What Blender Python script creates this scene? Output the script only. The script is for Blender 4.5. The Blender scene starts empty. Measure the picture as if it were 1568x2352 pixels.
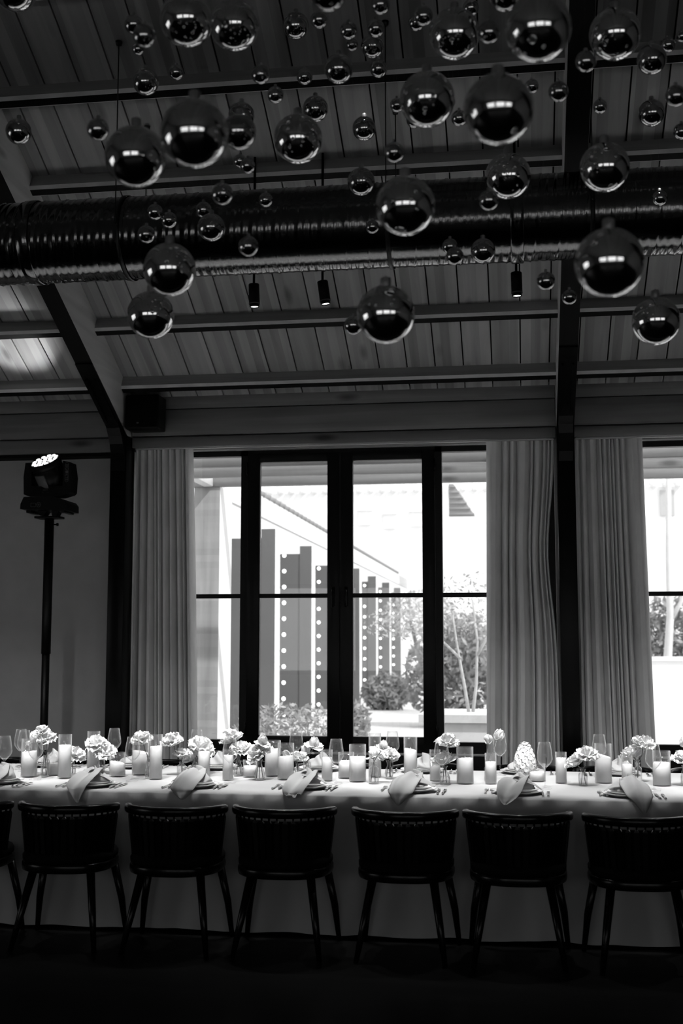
import bpy, bmesh, math, random
from mathutils import Vector, Matrix, noise

R = math.radians
random.seed(7)
scene = bpy.context.scene
COL = scene.collection

# ---------------------------------------------------------------- camera
cd = bpy.data.cameras.new('camera')
cam = bpy.data.objects.new('camera', cd)
COL.objects.link(cam)
cam.location = (0.0, 0.0, 1.575)
cam.rotation_euler = (R(90) + math.atan(303 / 2760), 0, R(8.4))
cd.sensor_fit = 'VERTICAL'
cd.sensor_height = 36.0
cd.sensor_width = 24.0
cd.lens = 2760 / 2352 * 36.0
cd.clip_start = 0.05
cd.clip_end = 300
cd.dof.use_dof = True
cd.dof.focus_distance = 7.5
cd.dof.aperture_fstop = 2.6
scene.camera = cam

# ---------------------------------------------------------------- sky, sun, exposure
world = bpy.data.worlds.new('sky')
scene.world = world
world.use_nodes = True
bg = world.node_tree.nodes['Background']
bg.inputs['Color'].default_value = (1, 1, 1, 1)
bg.inputs['Strength'].default_value = 1.75

sd = bpy.data.lights.new('sun', 'SUN')
sd.energy = 3.4
sd.angle = R(1.0)
sun = bpy.data.objects.new('sun', sd)
COL.objects.link(sun)
sun.rotation_euler = Vector((-0.62, 0.35, -0.75)).to_track_quat('-Z', 'Y').to_euler()

scene.view_settings.view_transform = 'Standard'
scene.view_settings.look = 'None'
scene.view_settings.exposure = 0.0
scene.view_settings.gamma = 1.0
scene.view_settings.use_curve_mapping = False
cy = scene.cycles
cy.max_bounces = 7
cy.diffuse_bounces = 4
cy.glossy_bounces = 3
cy.transmission_bounces = 4
cy.transparent_max_bounces = 40
cy.caustics_reflective = False
cy.caustics_refractive = False
cy.sample_clamp_indirect = 4.0
cy.blur_glossy = 0.5
cy.use_adaptive_sampling = True
cy.adaptive_threshold = 0.04
SPOT_POWER = 110.0
ADDED_POWER = 1250.0

# ---------------------------------------------------------------- shape helpers
class MB:
    """collects shapes, then links them as one mesh object"""
    def __init__(self):
        self.v = []; self.f = []; self.m = []; self.s = []
    def add(self, verts, faces, mat=0, smooth=False, M=None):
        o = len(self.v)
        if M is not None:
            verts = [M @ Vector(p) for p in verts]
        self.v += [tuple(p) for p in verts]
        for f in faces:
            self.f.append(tuple(i + o for i in f)); self.m.append(mat); self.s.append(smooth)
        return self
    def box(self, x0, x1, y0, y1, z0, z1, mat=0, M=None):
        v = [(x, y, z) for z in (z0, z1) for y in (y0, y1) for x in (x0, x1)]
        f = [(0, 2, 3, 1), (4, 5, 7, 6), (0, 1, 5, 4), (2, 6, 7, 3), (0, 4, 6, 2), (1, 3, 7, 5)]
        return self.add(v, f, mat, False, M)
    def rbox(self, x0, x1, y0, y1, z0, z1, b=.005, seg=2, mat=0, M=None):
        bm = bmesh.new()
        bmesh.ops.create_cube(bm, size=1)
        for q in bm.verts:
            q.co = Vector(((x0 + x1) / 2 + q.co.x * (x1 - x0), (y0 + y1) / 2 + q.co.y * (y1 - y0), (z0 + z1) / 2 + q.co.z * (z1 - z0)))
        bmesh.ops.bevel(bm, geom=list(bm.edges), offset=b, segments=seg, affect='EDGES', profile=.5)
        bm.verts.index_update()
        self.add([q.co.copy() for q in bm.verts], [[q.index for q in f.verts] for f in bm.faces], mat, True, M)
        bm.free()
        return self
    def lathe(self, prof, seg=24, mat=0, M=None, smooth=True, wob=None):
        v = []; f = []; n = len(prof)
        for j in range(seg):
            a = 2 * math.pi * j / seg
            for i, (r, z) in enumerate(prof):
                k = wob(a, z) if wob else 1
                v.append((r * k * math.cos(a), r * k * math.sin(a), z))
        for j in range(seg):
            for i in range(n - 1):
                a = j * n + i; b = ((j + 1) % seg) * n + i
                f.append((a, b, b + 1, a + 1))
        return self.add(v, f, mat, smooth, M)
    def tube(self, pts, rad, seg=8, mat=0, M=None, cap=True):
        pts = [Vector(p) for p in pts]
        n = len(pts)
        if not isinstance(rad, (list, tuple)): rad = [rad] * n
        v = []; f = []
        for i, p in enumerate(pts):
            d = (pts[min(i + 1, n - 1)] - pts[max(i - 1, 0)]).normalized()
            ref = Vector((1, 0, 0)) if abs(d.x) < .9 else Vector((0, 1, 0))
            a = d.cross(ref).normalized(); b = d.cross(a)
            for j in range(seg):
                t = 2 * math.pi * j / seg
                v.append(p + (a * math.cos(t) + b * math.sin(t)) * rad[i])
        for i in range(n - 1):
            for j in range(seg):
                f.append((i * seg + j, i * seg + (j + 1) % seg, (i + 1) * seg + (j + 1) % seg, (i + 1) * seg + j))
        if cap:
            f.append(tuple(range(seg))[::-1]); f.append(tuple((n - 1) * seg + j for j in range(seg)))
        return self.add(v, f, mat, True, M)
    def sheet(self, fn, nu, nv, mat=0, M=None, smooth=True):
        v = [fn(i / nu, j / nv) for i in range(nu + 1) for j in range(nv + 1)]
        f = [(i * (nv + 1) + j, (i + 1) * (nv + 1) + j, (i + 1) * (nv + 1) + j + 1, i * (nv + 1) + j + 1) for i in range(nu) for j in range(nv)]
        return self.add(v, f, mat, smooth, M)
    def prism(self, poly, x0, x1, mat=0, M=None):
        """poly of (y, z) pairs, extruded along x"""
        n = len(poly)
        v = [(x0, y, z) for y, z in poly] + [(x1, y, z) for y, z in poly]
        f = [tuple(range(n)), tuple(range(n, 2 * n))[::-1]] + [(i, i + n, (i + 1) % n + n, (i + 1) % n) for i in range(n)]
        return self.add(v, f, mat, False, M)
    def sphere(self, c, r, nu=16, nv=10, mat=0, sq=(1, 1, 1)):
        c = Vector(c)
        def fn(u, w):
            a = 2 * math.pi * u; t = math.pi * w
            return c + Vector((r * sq[0] * math.sin(t) * math.cos(a), r * sq[1] * math.sin(t) * math.sin(a), -r * sq[2] * math.cos(t)))
        return self.sheet(fn, nu, nv, mat)
    def mesh(self, name, mats):
        me = bpy.data.meshes.new(name)
        me.from_pydata(self.v, [], self.f)
        for m in (mats if isinstance(mats, (list, tuple)) else [mats]): me.materials.append(m)
        me.polygons.foreach_set('material_index', self.m)
        me.polygons.foreach_set('use_smooth', self.s)
        bm = bmesh.new(); bm.from_mesh(me)
        bmesh.ops.remove_doubles(bm, verts=bm.verts, dist=1e-6)
        bmesh.ops.recalc_face_normals(bm, faces=bm.faces)
        bm.to_mesh(me); bm.free()
        return me
    def build(self, name, mats, parent=None, loc=None, rot=None):
        return put(name, self.mesh(name, mats), parent, loc, rot)

def put(name, me, parent=None, loc=None, rot=None, scale=None):
    o = bpy.data.objects.new(name, me)
    COL.objects.link(o)
    if parent is not None: o.parent = parent
    if loc is not None: o.location = loc
    if rot is not None: o.rotation_euler = rot
    if scale is not None: o.scale = scale if isinstance(scale, (tuple, list)) else (scale,) * 3
    return o

def tag(o, label, cat, group=None):
    o['label'] = label; o['category'] = cat
    if group: o['group'] = group
    return o

def struct(o, label=None):
    o['kind'] = 'structure'
    if label: o['label'] = label
    return o

def thing(name, label, cat, loc=(0, 0, 0), rz=0, group=None):
    o = put(name, None, None, loc, (0, 0, rz))
    return tag(o, label, cat, group)

def copy_tree(o, parent=None):
    c = o.copy(); COL.objects.link(c)
    if parent is not None: c.parent = parent
    for ch in list(o.children): copy_tree(ch, c)
    return c

ORD = ['first', 'second', 'third', 'fourth', 'fifth', 'sixth', 'seventh', 'eighth', 'ninth', 'tenth']
STAND = 'from the lighting stand'

# ---------------------------------------------------------------- materials (all neutral grey: a black and white photograph)
MATS = {}
def g3(v): return (v, v, v, 1)
def mat(name, col, rough=.6, metal=0, spec=.5, bump=0, bscale=60, var=0, vscale=6, coat=0, trans=0):
    m = bpy.data.materials.new(name); m.use_nodes = True
    nt = m.node_tree; b = nt.nodes['Principled BSDF']
    b.inputs['Base Color'].default_value = g3(col)
    b.inputs['Roughness'].default_value = rough
    b.inputs['Metallic'].default_value = metal
    b.inputs['Specular IOR Level'].default_value = spec
    b.inputs['Coat Weight'].default_value = coat
    tc = nt.nodes.new('ShaderNodeTexCoord')
    if var:
        n = nt.nodes.new('ShaderNodeTexNoise'); n.inputs['Scale'].default_value = vscale; n.inputs['Detail'].default_value = 5
        nt.links.new(tc.outputs['Object'], n.inputs['Vector'])
        r = nt.nodes.new('ShaderNodeValToRGB')
        r.color_ramp.elements[0].position = .3; r.color_ramp.elements[1].position = .7
        r.color_ramp.elements[0].color = g3(col * (1 - var)); r.color_ramp.elements[1].color = g3(col * (1 + var))
        nt.links.new(n.outputs['Fac'], r.inputs['Fac']); nt.links.new(r.outputs['Color'], b.inputs['Base Color'])
    if bump:
        n = nt.nodes.new('ShaderNodeTexNoise'); n.inputs['Scale'].default_value = bscale
        nt.links.new(tc.outputs['Object'], n.inputs['Vector'])
        bp = nt.nodes.new('ShaderNodeBump'); bp.inputs['Strength'].default_value = bump; bp.inputs['Distance'].default_value = .01
        nt.links.new(n.outputs['Fac'], bp.inputs['Height']); nt.links.new(bp.outputs['Normal'], b.inputs['Normal'])
    if trans:
        t = nt.nodes.new('ShaderNodeBsdfTranslucent'); t.inputs['Color'].default_value = g3(col)
        mx = nt.nodes.new('ShaderNodeMixShader'); mx.inputs[0].default_value = trans
        nt.links.new(b.outputs[0], mx.inputs[1]); nt.links.new(t.outputs[0], mx.inputs[2])
        nt.links.new(mx.outputs[0], nt.nodes['Material Output'].inputs['Surface'])
    MATS[name] = m
    return m

def wood(name, dark, light, axis='y', rough=.55, knots=.5, lam=.22, spec=.3):
    """grain runs along the local axis; boards differ by their object's random number"""
    m = bpy.data.materials.new(name); m.use_nodes = True
    nt = m.node_tree; N = nt.nodes; L = nt.links; b = N['Principled BSDF']
    b.inputs['Roughness'].default_value = rough; b.inputs['Specular IOR Level'].default_value = spec
    tc = N.new('ShaderNodeTexCoord'); oi = N.new('ShaderNodeObjectInfo')
    off = N.new('ShaderNodeVectorMath'); off.operation = 'MULTIPLY_ADD'
    comb = N.new('ShaderNodeCombineXYZ')
    for i, k in enumerate((71.0, 43.0, 17.0)):
        q = N.new('ShaderNodeMath'); q.operation = 'MULTIPLY'; q.inputs[1].default_value = k
        L.new(oi.outputs['Random'], q.inputs[0]); L.new(q.outputs[0], comb.inputs[i])
    off.inputs[1].default_value = (1, 1, 1)
    L.new(tc.outputs['Object'], off.inputs[0]); L.new(comb.outputs[0], off.inputs[2])
    def mapped(lo, cr):
        mp = N.new('ShaderNodeMapping'); mp.inputs['Scale'].default_value = (lo, cr, cr) if axis == 'x' else (cr, lo, cr) if axis == 'y' else (cr, cr, lo)
        L.new(off.outputs[0], mp.inputs['Vector']); return mp
    n = N.new('ShaderNodeTexNoise'); n.inputs['Scale'].default_value = 1; n.inputs['Detail'].default_value = 6; n.inputs['Distortion'].default_value = .6
    L.new(mapped(.7, 11).outputs[0], n.inputs['Vector'])
    r = N.new('ShaderNodeValToRGB'); r.color_ramp.elements[0].position = .3; r.color_ramp.elements[1].position = .72
    r.color_ramp.elements[0].color = g3(dark); r.color_ramp.elements[1].color = g3(light)
    L.new(n.outputs['Fac'], r.inputs['Fac'])
    # knots
    vo = N.new('ShaderNodeTexVoronoi'); vo.inputs['Scale'].default_value = 1
    L.new(mapped(1.3, 4.2).outputs[0], vo.inputs['Vector'])
    kr = N.new('ShaderNodeValToRGB'); kr.color_ramp.elements[0].position = .05; kr.color_ramp.elements[1].position = .16
    kr.color_ramp.elements[0].color = g3(1 - knots); kr.color_ramp.elements[1].color = g3(1)
    L.new(vo.outputs['Distance'], kr.inputs['Fac'])
    mu = N.new('ShaderNodeMix'); mu.data_type = 'RGBA'; mu.blend_type = 'MULTIPLY'; mu.inputs[0].default_value = 1
    L.new(r.outputs[0], mu.inputs[6]); L.new(kr.outputs[0], mu.inputs[7])
    # glued strips and board to board tone
    sep = N.new('ShaderNodeSeparateXYZ'); L.new(tc.outputs['Object'], sep.inputs[0])
    fl = N.new('ShaderNodeMath'); fl.operation = 'MULTIPLY_ADD'; fl.inputs[1].default_value = 15.0
    L.new(sep.outputs[0 if axis == 'y' else 2], fl.inputs[0]); L.new(comb.outputs[0], fl.inputs[2]) if False else None
    ad = N.new('ShaderNodeMath'); ad.operation = 'MULTIPLY_ADD'; ad.inputs[1].default_value = 97.0
    L.new(oi.outputs['Random'], ad.inputs[0]); L.new(fl.outputs[0], ad.inputs[2])
    fo = N.new('ShaderNodeMath'); fo.operation = 'FLOOR'; L.new(ad.outputs[0], fo.inputs[0])
    wn = N.new('ShaderNodeTexWhiteNoise'); wn.noise_dimensions = '1D'; L.new(fo.outputs[0], wn.inputs['W'])
    mr = N.new('ShaderNodeMapRange'); mr.inputs['To Min'].default_value = 1 - lam; mr.inputs['To Max'].default_value = 1 + lam
    L.new(wn.outputs['Value'], mr.inputs['Value'])
    mr2 = N.new('ShaderNodeMapRange'); mr2.inputs['To Min'].default_value = .88; mr2.inputs['To Max'].default_value = 1.12
    L.new(oi.outputs['Random'], mr2.inputs['Value'])
    pm = N.new('ShaderNodeMath'); pm.operation = 'MULTIPLY'; L.new(mr.outputs[0], pm.inputs[0]); L.new(mr2.outputs[0], pm.inputs[1])
    sc = N.new('ShaderNodeVectorMath'); sc.operation = 'SCALE'
    L.new(mu.outputs[2], sc.inputs[0]); L.new(pm.outputs[0], sc.inputs['Scale'])
    L.new(sc.outputs[0], b.inputs['Base Color'])
    MATS[name] = m
    return m

def thin_glass(name, tint=.96, ior=1.5, rough=0.0, refl=1.0, power=4.0, rim_glint=0.0):
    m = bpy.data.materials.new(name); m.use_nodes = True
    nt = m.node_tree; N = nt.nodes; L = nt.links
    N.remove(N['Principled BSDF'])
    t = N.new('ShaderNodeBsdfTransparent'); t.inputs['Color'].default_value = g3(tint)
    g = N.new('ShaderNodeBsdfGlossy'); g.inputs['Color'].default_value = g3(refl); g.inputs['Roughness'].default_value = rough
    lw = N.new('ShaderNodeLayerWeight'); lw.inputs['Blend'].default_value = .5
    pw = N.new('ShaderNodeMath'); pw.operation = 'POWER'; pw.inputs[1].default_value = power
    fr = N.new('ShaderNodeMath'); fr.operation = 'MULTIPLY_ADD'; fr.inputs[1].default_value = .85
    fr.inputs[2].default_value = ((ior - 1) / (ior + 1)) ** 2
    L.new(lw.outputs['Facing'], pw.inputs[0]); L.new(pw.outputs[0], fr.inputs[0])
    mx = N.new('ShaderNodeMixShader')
    d = N.new('ShaderNodeBsdfDiffuse'); d.inputs['Color'].default_value = g3(.9)  # white diffuse towards the glass edges stands in for bright rim highlights
    m2 = N.new('ShaderNodeMixShader'); m2.inputs[0].default_value = rim_glint
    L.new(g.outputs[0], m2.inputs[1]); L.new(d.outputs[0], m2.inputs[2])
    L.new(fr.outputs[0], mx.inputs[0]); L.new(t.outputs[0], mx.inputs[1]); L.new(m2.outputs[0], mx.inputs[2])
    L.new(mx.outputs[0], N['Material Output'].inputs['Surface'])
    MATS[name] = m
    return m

def glow(name, col, strength):
    m = bpy.data.materials.new(name); m.use_nodes = True
    b = m.node_tree.nodes['Principled BSDF']
    b.inputs['Base Color'].default_value = g3(col)
    b.inputs['Emission Color'].default_value = g3(1); b.inputs['Emission Strength'].default_value = strength
    MATS[name] = m
    return m

def cloth(name, col, rough=.85, weave=900, trans=0, var=.06):
    m = mat(name, col, rough, spec=.15, bump=.15, bscale=weave, var=var, vscale=3, trans=trans)
    return m

PLANK = wood('plank_wood', .26, .40, lam=.24)
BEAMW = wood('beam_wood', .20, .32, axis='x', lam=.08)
FASCIA = wood('fascia_wood', .13, .21, axis='x', lam=.1, knots=.7)
RAFTW = wood('rafter_wood', .62, .80, axis='y', lam=.05)
EDGEW = mat('pale_edge_wood', .72, .6, var=.15)  # chamfered beam edges, paler than the faces
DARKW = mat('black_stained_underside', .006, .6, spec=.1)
DECK = mat('dark_roof_deck', .012, .9, spec=.1)
PLASTER = mat('wall_plaster', .42, .85, spec=.2, bump=.08, bscale=180, var=.05)
STEEL = mat('black_steel', .002, .3, spec=.12)
FRAME = mat('black_window_frame', .008, .4, spec=.15)
CURTAIN = cloth('linen_curtain', .88, weave=700, var=.08)
FLOORM = wood('dark_floor_wood', .0015, .005, axis='x', rough=.5, lam=.2, spec=.08)
CLOTH = cloth('table_linen', .38)
NAPKIN = cloth('napkin_linen', .40, trans=.15)
CHAIRW = mat('black_chair_wood', .002, .25, spec=.2, bump=.03, bscale=90)
CHAIRF = mat('black_chair_fabric', .004, .9, spec=.05)
GALV = mat('galvanised_duct', .14, .16, metal=1, bump=.06, bscale=25)
WIRE = mat('dark_wire', .02, .4, metal=.6)
LAMPB = mat('black_lamp_housing', .003, .4, spec=.15)
LAMPG = mat('grey_lamp_trim', .09, .4)
PRINT = mat('white_print', .55, .6)
LED = glow('lit_led_lens', .8, 1.3)
SPOTGLOW = glow('lit_spot_lens', .8, 2.0)
GLASS = thin_glass('clear_glass', .975, 1.45, rough=.05, power=3.0, rim_glint=.35)
VGLASS = thin_glass('vase_glass', .95, 1.5, rough=.05, power=2.5, rim_glint=.3)
PANE = thin_glass('window_pane_glass', .97, 1.5)
WAX = mat('white_wax', .92, .7, spec=.2)
_b = WAX.node_tree.nodes['Principled BSDF']
_b.inputs['Subsurface Weight'].default_value = 1.0; _b.inputs['Subsurface Radius'].default_value = (1, 1, 1); _b.inputs['Subsurface Scale'].default_value = .025
WICK = mat('pale_wick', .6, .8)
PETAL = mat('white_petal', .92, .75, spec=.15, trans=.3)
STEM = mat('grey_green_stem', .16, .6)
CHINA = mat('white_china', .62, .18, spec=.5)
SILVER = mat('polished_cutlery', .75, .14, metal=1)
MIRROR = mat('mirrored_smoked_glass', .75, .015, metal=1)
MIRRORD = mat('dark_mirrored_glass', .5, .02, metal=1)
CAPM = mat('frosted_glass_cap', .3, .35, metal=.6)
THREAD = thin_glass('clear_nylon', .93, 1.3)

# ---------------------------------------------------------------- measured places (metres)
CANDLES = [
    (-3.041, 7.259, 0.05, 0.232, 0.154, 0.1),
    (-2.925, 7.366, 0.041, 0.141, 0.074, 0.0),
    (-2.792, 7.213, 0.041, 0.265, 0.2, 0.0),
    (-2.739, 7.574, 0.041, 0.259, 0.173, 0.0),
    (-2.504, 7.362, 0.05, 0.146, 0.085, -0.2),
    (-2.393, 7.482, 0.053, 0.209, 0.141, -0.2),
    (-2.221, 7.247, 0.04, 0.269, 0.198, 0.05),
    (-1.959, 7.405, 0.038, 0.215, 0.153, 0.0),
    (-1.77, 7.259, 0.033, 0.184, 0.147, 0.0),
    (-1.676, 7.453, 0.044, 0.104, 0.067, 0.0),
    (-1.548, 7.527, 0.05, 0.218, 0.164, 0.1),
    (-1.43, 7.351, 0.05, 0.217, 0.138, 0.1),
    (-1.168, 7.313, 0.033, 0.184, 0.138, 0.0),
    (-1.074, 7.474, 0.049, 0.156, 0.103, 0.0),
    (-0.98, 7.301, 0.051, 0.219, 0.146, 0.0),
    (-0.906, 7.561, 0.039, 0.268, 0.185, 0.0),
    (-0.672, 7.429, 0.041, 0.257, 0.183, -0.2),
    (-0.521, 7.408, 0.033, 0.184, 0.114, 0.0),
    (-0.335, 7.282, 0.05, 0.213, 0.147, 0.05),
    (-0.183, 7.267, 0.034, 0.18, 0.13, 0.0),
    (0.09, 7.455, 0.048, 0.105, 0.056, 0.05),
    (0.229, 7.371, 0.033, 0.183, 0.149, 0.0),
    (0.478, 7.424, 0.05, 0.231, 0.162, -0.3),
    (0.615, 7.405, 0.033, 0.163, 0.113, 0.0),
    (0.805, 7.331, 0.052, 0.201, 0.134, 0.0),
]
VASES = [
    ('jar', -2.942, 7.273, 0.027, 0.133, [('open', -2.967, 7.258, 1.039, 0.092), ('rose', -3.057, 7.368, 0.99, 0.124), ('open', -2.932, 7.258, 0.997, 0.119), ('tulip', -2.959, 7.288, 0.938, 0.081)]),
    ('bottle', -2.803, 7.386, 0.019, 0.092, [('open', -2.776, 7.371, 0.893, 0.115)]),
    ('jar', -2.672, 7.535, 0.025, 0.1, [('open', -2.687, 7.47, 0.954, 0.135), ('open', -2.625, 7.47, 0.905, 0.129)]),
    ('pear', -2.284, 7.285, 0.016, 0.135, [('open', -2.319, 7.27, 1.0, 0.134)]),
    ('jar', -2.114, 7.447, 0.029, 0.085, [('open', -2.174, 7.432, 0.979, 0.131), ('open', -2.111, 7.462, 0.896, 0.114)]),
    ('pear', -2.056, 7.587, 0.033, 0.119, [('open', -2.023, 7.572, 0.934, 0.166), ('open', -2.093, 7.602, 0.873, 0.133)]),
    ('pear', -1.762, 7.498, 0.029, 0.123, [('open', -1.743, 7.483, 0.931, 0.125), ('open', -1.818, 7.513, 0.998, 0.142)]),
    ('pear', -1.579, 7.286, 0.032, 0.121, [('rose', -1.558, 7.271, 0.993, 0.121), ('open', -1.57, 7.301, 0.949, 0.121), ('open', -1.604, 7.271, 0.909, 0.116)]),
    ('pear', -1.374, 7.449, 0.021, 0.085, [('tulip', -1.436, 7.434, 0.891, 0.07), ('open', -1.367, 7.464, 0.882, 0.113)]),
    ('jar', -1.347, 7.633, 0.026, 0.103, [('rose', -1.301, 7.618, 0.953, 0.126), ('rose', -1.359, 7.648, 0.906, 0.11)]),
    ('jar', -0.871, 7.206, 0.031, 0.123, [('rose', -0.811, 7.191, 0.977, 0.103), ('rose', -0.875, 7.221, 0.923, 0.103)]),
    ('facet', -0.808, 7.465, 0.027, 0.11, [('open', -0.795, 7.45, 0.911, 0.096), ('tulip', -0.847, 7.48, 0.884, 0.074), ('tulip', -0.777, 7.45, 0.88, 0.074)]),
    ('pear', -0.452, 7.224, 0.032, 0.105, [('open', -0.429, 7.229, 1.009, 0.133), ('open', -0.465, 7.239, 0.904, 0.138)]),
    ('bottle', -0.207, 7.406, 0.02, 0.114, [('tulip', -0.199, 7.391, 0.999, 0.073), ('tulip', -0.139, 7.421, 1.023, 0.089)]),
    ('facet', -0.008, 7.708, 0.03, 0.088, [('stock', 0.018, 7.693, 0.862, 0.146)]),
    ('jar', 0.35, 7.25, 0.026, 0.097, [('open', 0.376, 7.235, 0.943, 0.136), ('open', 0.301, 7.265, 0.899, 0.116)]),
    ('jar', 0.678, 7.428, 0.024, 0.122, [('open', 0.651, 7.493, 0.929, 0.134), ('open', 0.719, 7.443, 0.996, 0.134)]),
    ('bottle', 0.933, 7.332, 0.023, 0.117, [('open', 0.924, 7.317, 0.923, 0.111), ('tulip', 0.935, 7.347, 0.996, 0.066)]),
]
GLASSES_ROOM = [
    (-3.125, 7.079, 0.263),
    (-2.937, 7.106, 0.245),
    (-2.33, 7.126, 0.261),
    (-1.72, 7.102, 0.262),
    (-1.086, 7.14, 0.266),
    (-0.464, 7.133, 0.257),
    (0.129, 7.094, 0.261),
    (0.733, 7.081, 0.26),
]
GLASSES_WINDOW = [
    (-3.229, 7.614, 0.262),
    (-3.226, 7.78, 0.262),
    (-2.684, 7.818, 0.262),
    (-2.109, 7.78, 0.262),
    (-1.471, 7.915, 0.262),
    (-0.822, 7.811, 0.262),
    (-0.137, 7.759, 0.262),
    (0.476, 7.739, 0.262),
    (1.096, 7.758, 0.262),
]
PLATES_ROOM = [
    (-3.078, 6.919, -2.998, 0.699),
    (-2.472, 6.85, -2.473, 0.683),
    (-1.875, 6.894, -1.868, 0.713),
    (-1.23, 6.924, -1.262, 0.75),
    (-0.611, 6.868, -0.663, 0.705),
    (-0.025, 6.833, -0.092, 0.719),
    (0.565, 6.764, 0.632, 0.688),
]
FORKS = [
    (-3.3, 6.839),
    (-2.646, 6.868),
    (-2.021, 6.895),
    (-1.389, 6.945),
    (-0.763, 6.953),
    (-0.184, 6.896),
    (0.436, 6.869),
]
KNIVES = [
    (-2.898, 6.831),
    (-2.328, 6.871),
    (-1.728, 6.917),
    (-1.081, 6.927),
    (-0.449, 6.856),
    (0.124, 6.823),
    (0.738, 6.799),
]
BAUBLES = [
    (-1.084, 3.748, 3.678, 0.09),
    (-0.98, 4.003, 3.786, 0.09),
    (-1.1, 3.287, 3.005, 0.09),
    (-0.832, 2.966, 2.92, 0.09),
    (-0.892, 3.716, 3.255, 0.058),
    (-0.781, 4.19, 3.428, 0.09),
    (-0.54, 3.372, 3.522, 0.058),
    (-2.021, 4.455, 4.266, 0.09),
    (-0.196, 4.087, 3.736, 0.09),
    (0.075, 3.15, 3.239, 0.09),
    (0.363, 4.099, 3.699, 0.09),
    (-0.273, 3.772, 3.351, 0.09),
    (-0.033, 2.982, 2.94, 0.09),
    (0.55, 4.644, 3.866, 0.058),
    (-0.018, 4.65, 3.424, 0.09),
    (0.334, 4.328, 3.309, 0.09),
    (-0.015, 4.049, 3.848, 0.058),
    (-0.324, 3.52, 2.899, 0.09),
    (0.247, 3.124, 2.567, 0.09),
    (-0.396, 3.627, 2.593, 0.09),
    (0.524, 4.536, 2.782, 0.09),
    (-1.164, 3.862, 2.847, 0.09),
    (-1.378, 4.336, 2.826, 0.09),
    (-1.431, 4.225, 3.943, 0.036),
    (-1.151, 3.503, 3.498, 0.036),
    (-1.624, 4.86, 4.184, 0.027),
    (-1.591, 4.872, 4.035, 0.058),
    (-1.459, 4.896, 4.081, 0.033),
    (-2.151, 4.823, 3.822, 0.056),
    (-1.353, 3.654, 3.267, 0.036),
    (-0.933, 4.941, 4.28, 0.058),
    (-0.78, 4.652, 4.141, 0.036),
    (-0.952, 4.317, 3.752, 0.036),
    (-0.945, 5.23, 4.186, 0.0368),
    (-0.682, 4.536, 3.863, 0.058),
    (-1.015, 4.904, 3.95, 0.036),
    (-0.855, 5.003, 3.921, 0.056),
    (-1.176, 4.949, 3.888, 0.058),
    (-1.247, 5.228, 3.798, 0.0305),
    (-1.078, 4.655, 3.532, 0.0314),
    (-0.993, 3.904, 3.121, 0.0376),
    (-1.078, 5.014, 3.522, 0.031),
    (-0.661, 4.675, 4.096, 0.036),
    (-0.481, 4.257, 3.964, 0.036),
    (-0.691, 4.996, 4.202, 0.027),
    (-0.549, 4.69, 4.105, 0.036),
    (-0.602, 5.01, 4.196, 0.052),
    (-0.568, 4.946, 4.058, 0.0378),
    (-0.403, 4.96, 4.263, 0.036),
    (-0.322, 4.285, 3.922, 0.036),
    (-0.168, 4.988, 4.327, 0.036),
    (-0.07, 3.808, 3.586, 0.036),
    (0.423, 4.827, 4.168, 0.036),
    (0.688, 5.2, 4.202, 0.033),
    (0.749, 5.205, 4.24, 0.027),
    (0.09, 5.132, 4.02, 0.031),
    (0.168, 4.199, 3.549, 0.036),
    (-0.5, 5.054, 3.938, 0.031),
    (-0.229, 5.1, 3.881, 0.035),
    (0.256, 4.026, 3.57, 0.036),
    (0.387, 5.185, 3.932, 0.031),
    (0.61, 5.212, 3.899, 0.058),
    (0.56, 4.084, 3.452, 0.036),
    (0.739, 5.249, 3.822, 0.035),
    (-0.676, 5.296, 3.948, 0.0546),
    (-0.419, 4.136, 3.332, 0.036),
    (-0.638, 4.894, 3.533, 0.058),
    (-0.086, 4.204, 3.16, 0.036),
    (0.673, 5.53, 3.628, 0.0347),
    (-0.615, 5.096, 3.404, 0.029),
    (-0.278, 5.155, 3.318, 0.035),
    (-0.242, 4.839, 3.169, 0.036),
    (-0.134, 5.179, 3.299, 0.054),
    (0.123, 4.672, 2.996, 0.036),
    (0.239, 5.256, 3.096, 0.033),
    (-0.63, 4.58, 2.822, 0.036),
    (-1.562, 4.949, 3.469, 0.034),
    (-1.501, 4.962, 3.434, 0.035),
    (-1.501, 4.644, 3.259, 0.036),
    (-1.349, 4.979, 3.478, 0.035),
    (-1.273, 4.822, 3.339, 0.058),
    (-0.943, 4.096, 2.996, 0.036),
    (-1.433, 4.663, 3.176, 0.036),
    (-0.275, 5.085, 3.951, 0.031),
    (-0.425, 5.072, 3.873, 0.035),
]

# ================================================================ THE ROOM
SL = R(26); TN = math.tan(SL); CS = math.cos(SL); SN = math.sin(SL)
YB, ZB, YR = 9.12, 3.536, 3.0            # eave board plane, roof height there, ridge line
def roofz(y): return ZB + (YB - y) * TN
XL, XR, YN, YF = -8.0, 9.0, -3.5, 9.3    # inner faces of the walls

fl = MB(); fl.box(XL - .2, XR + .2, YN - .2, YF + .2, -.04, 0)
struct(fl.build('floor', FLOORM))

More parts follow.
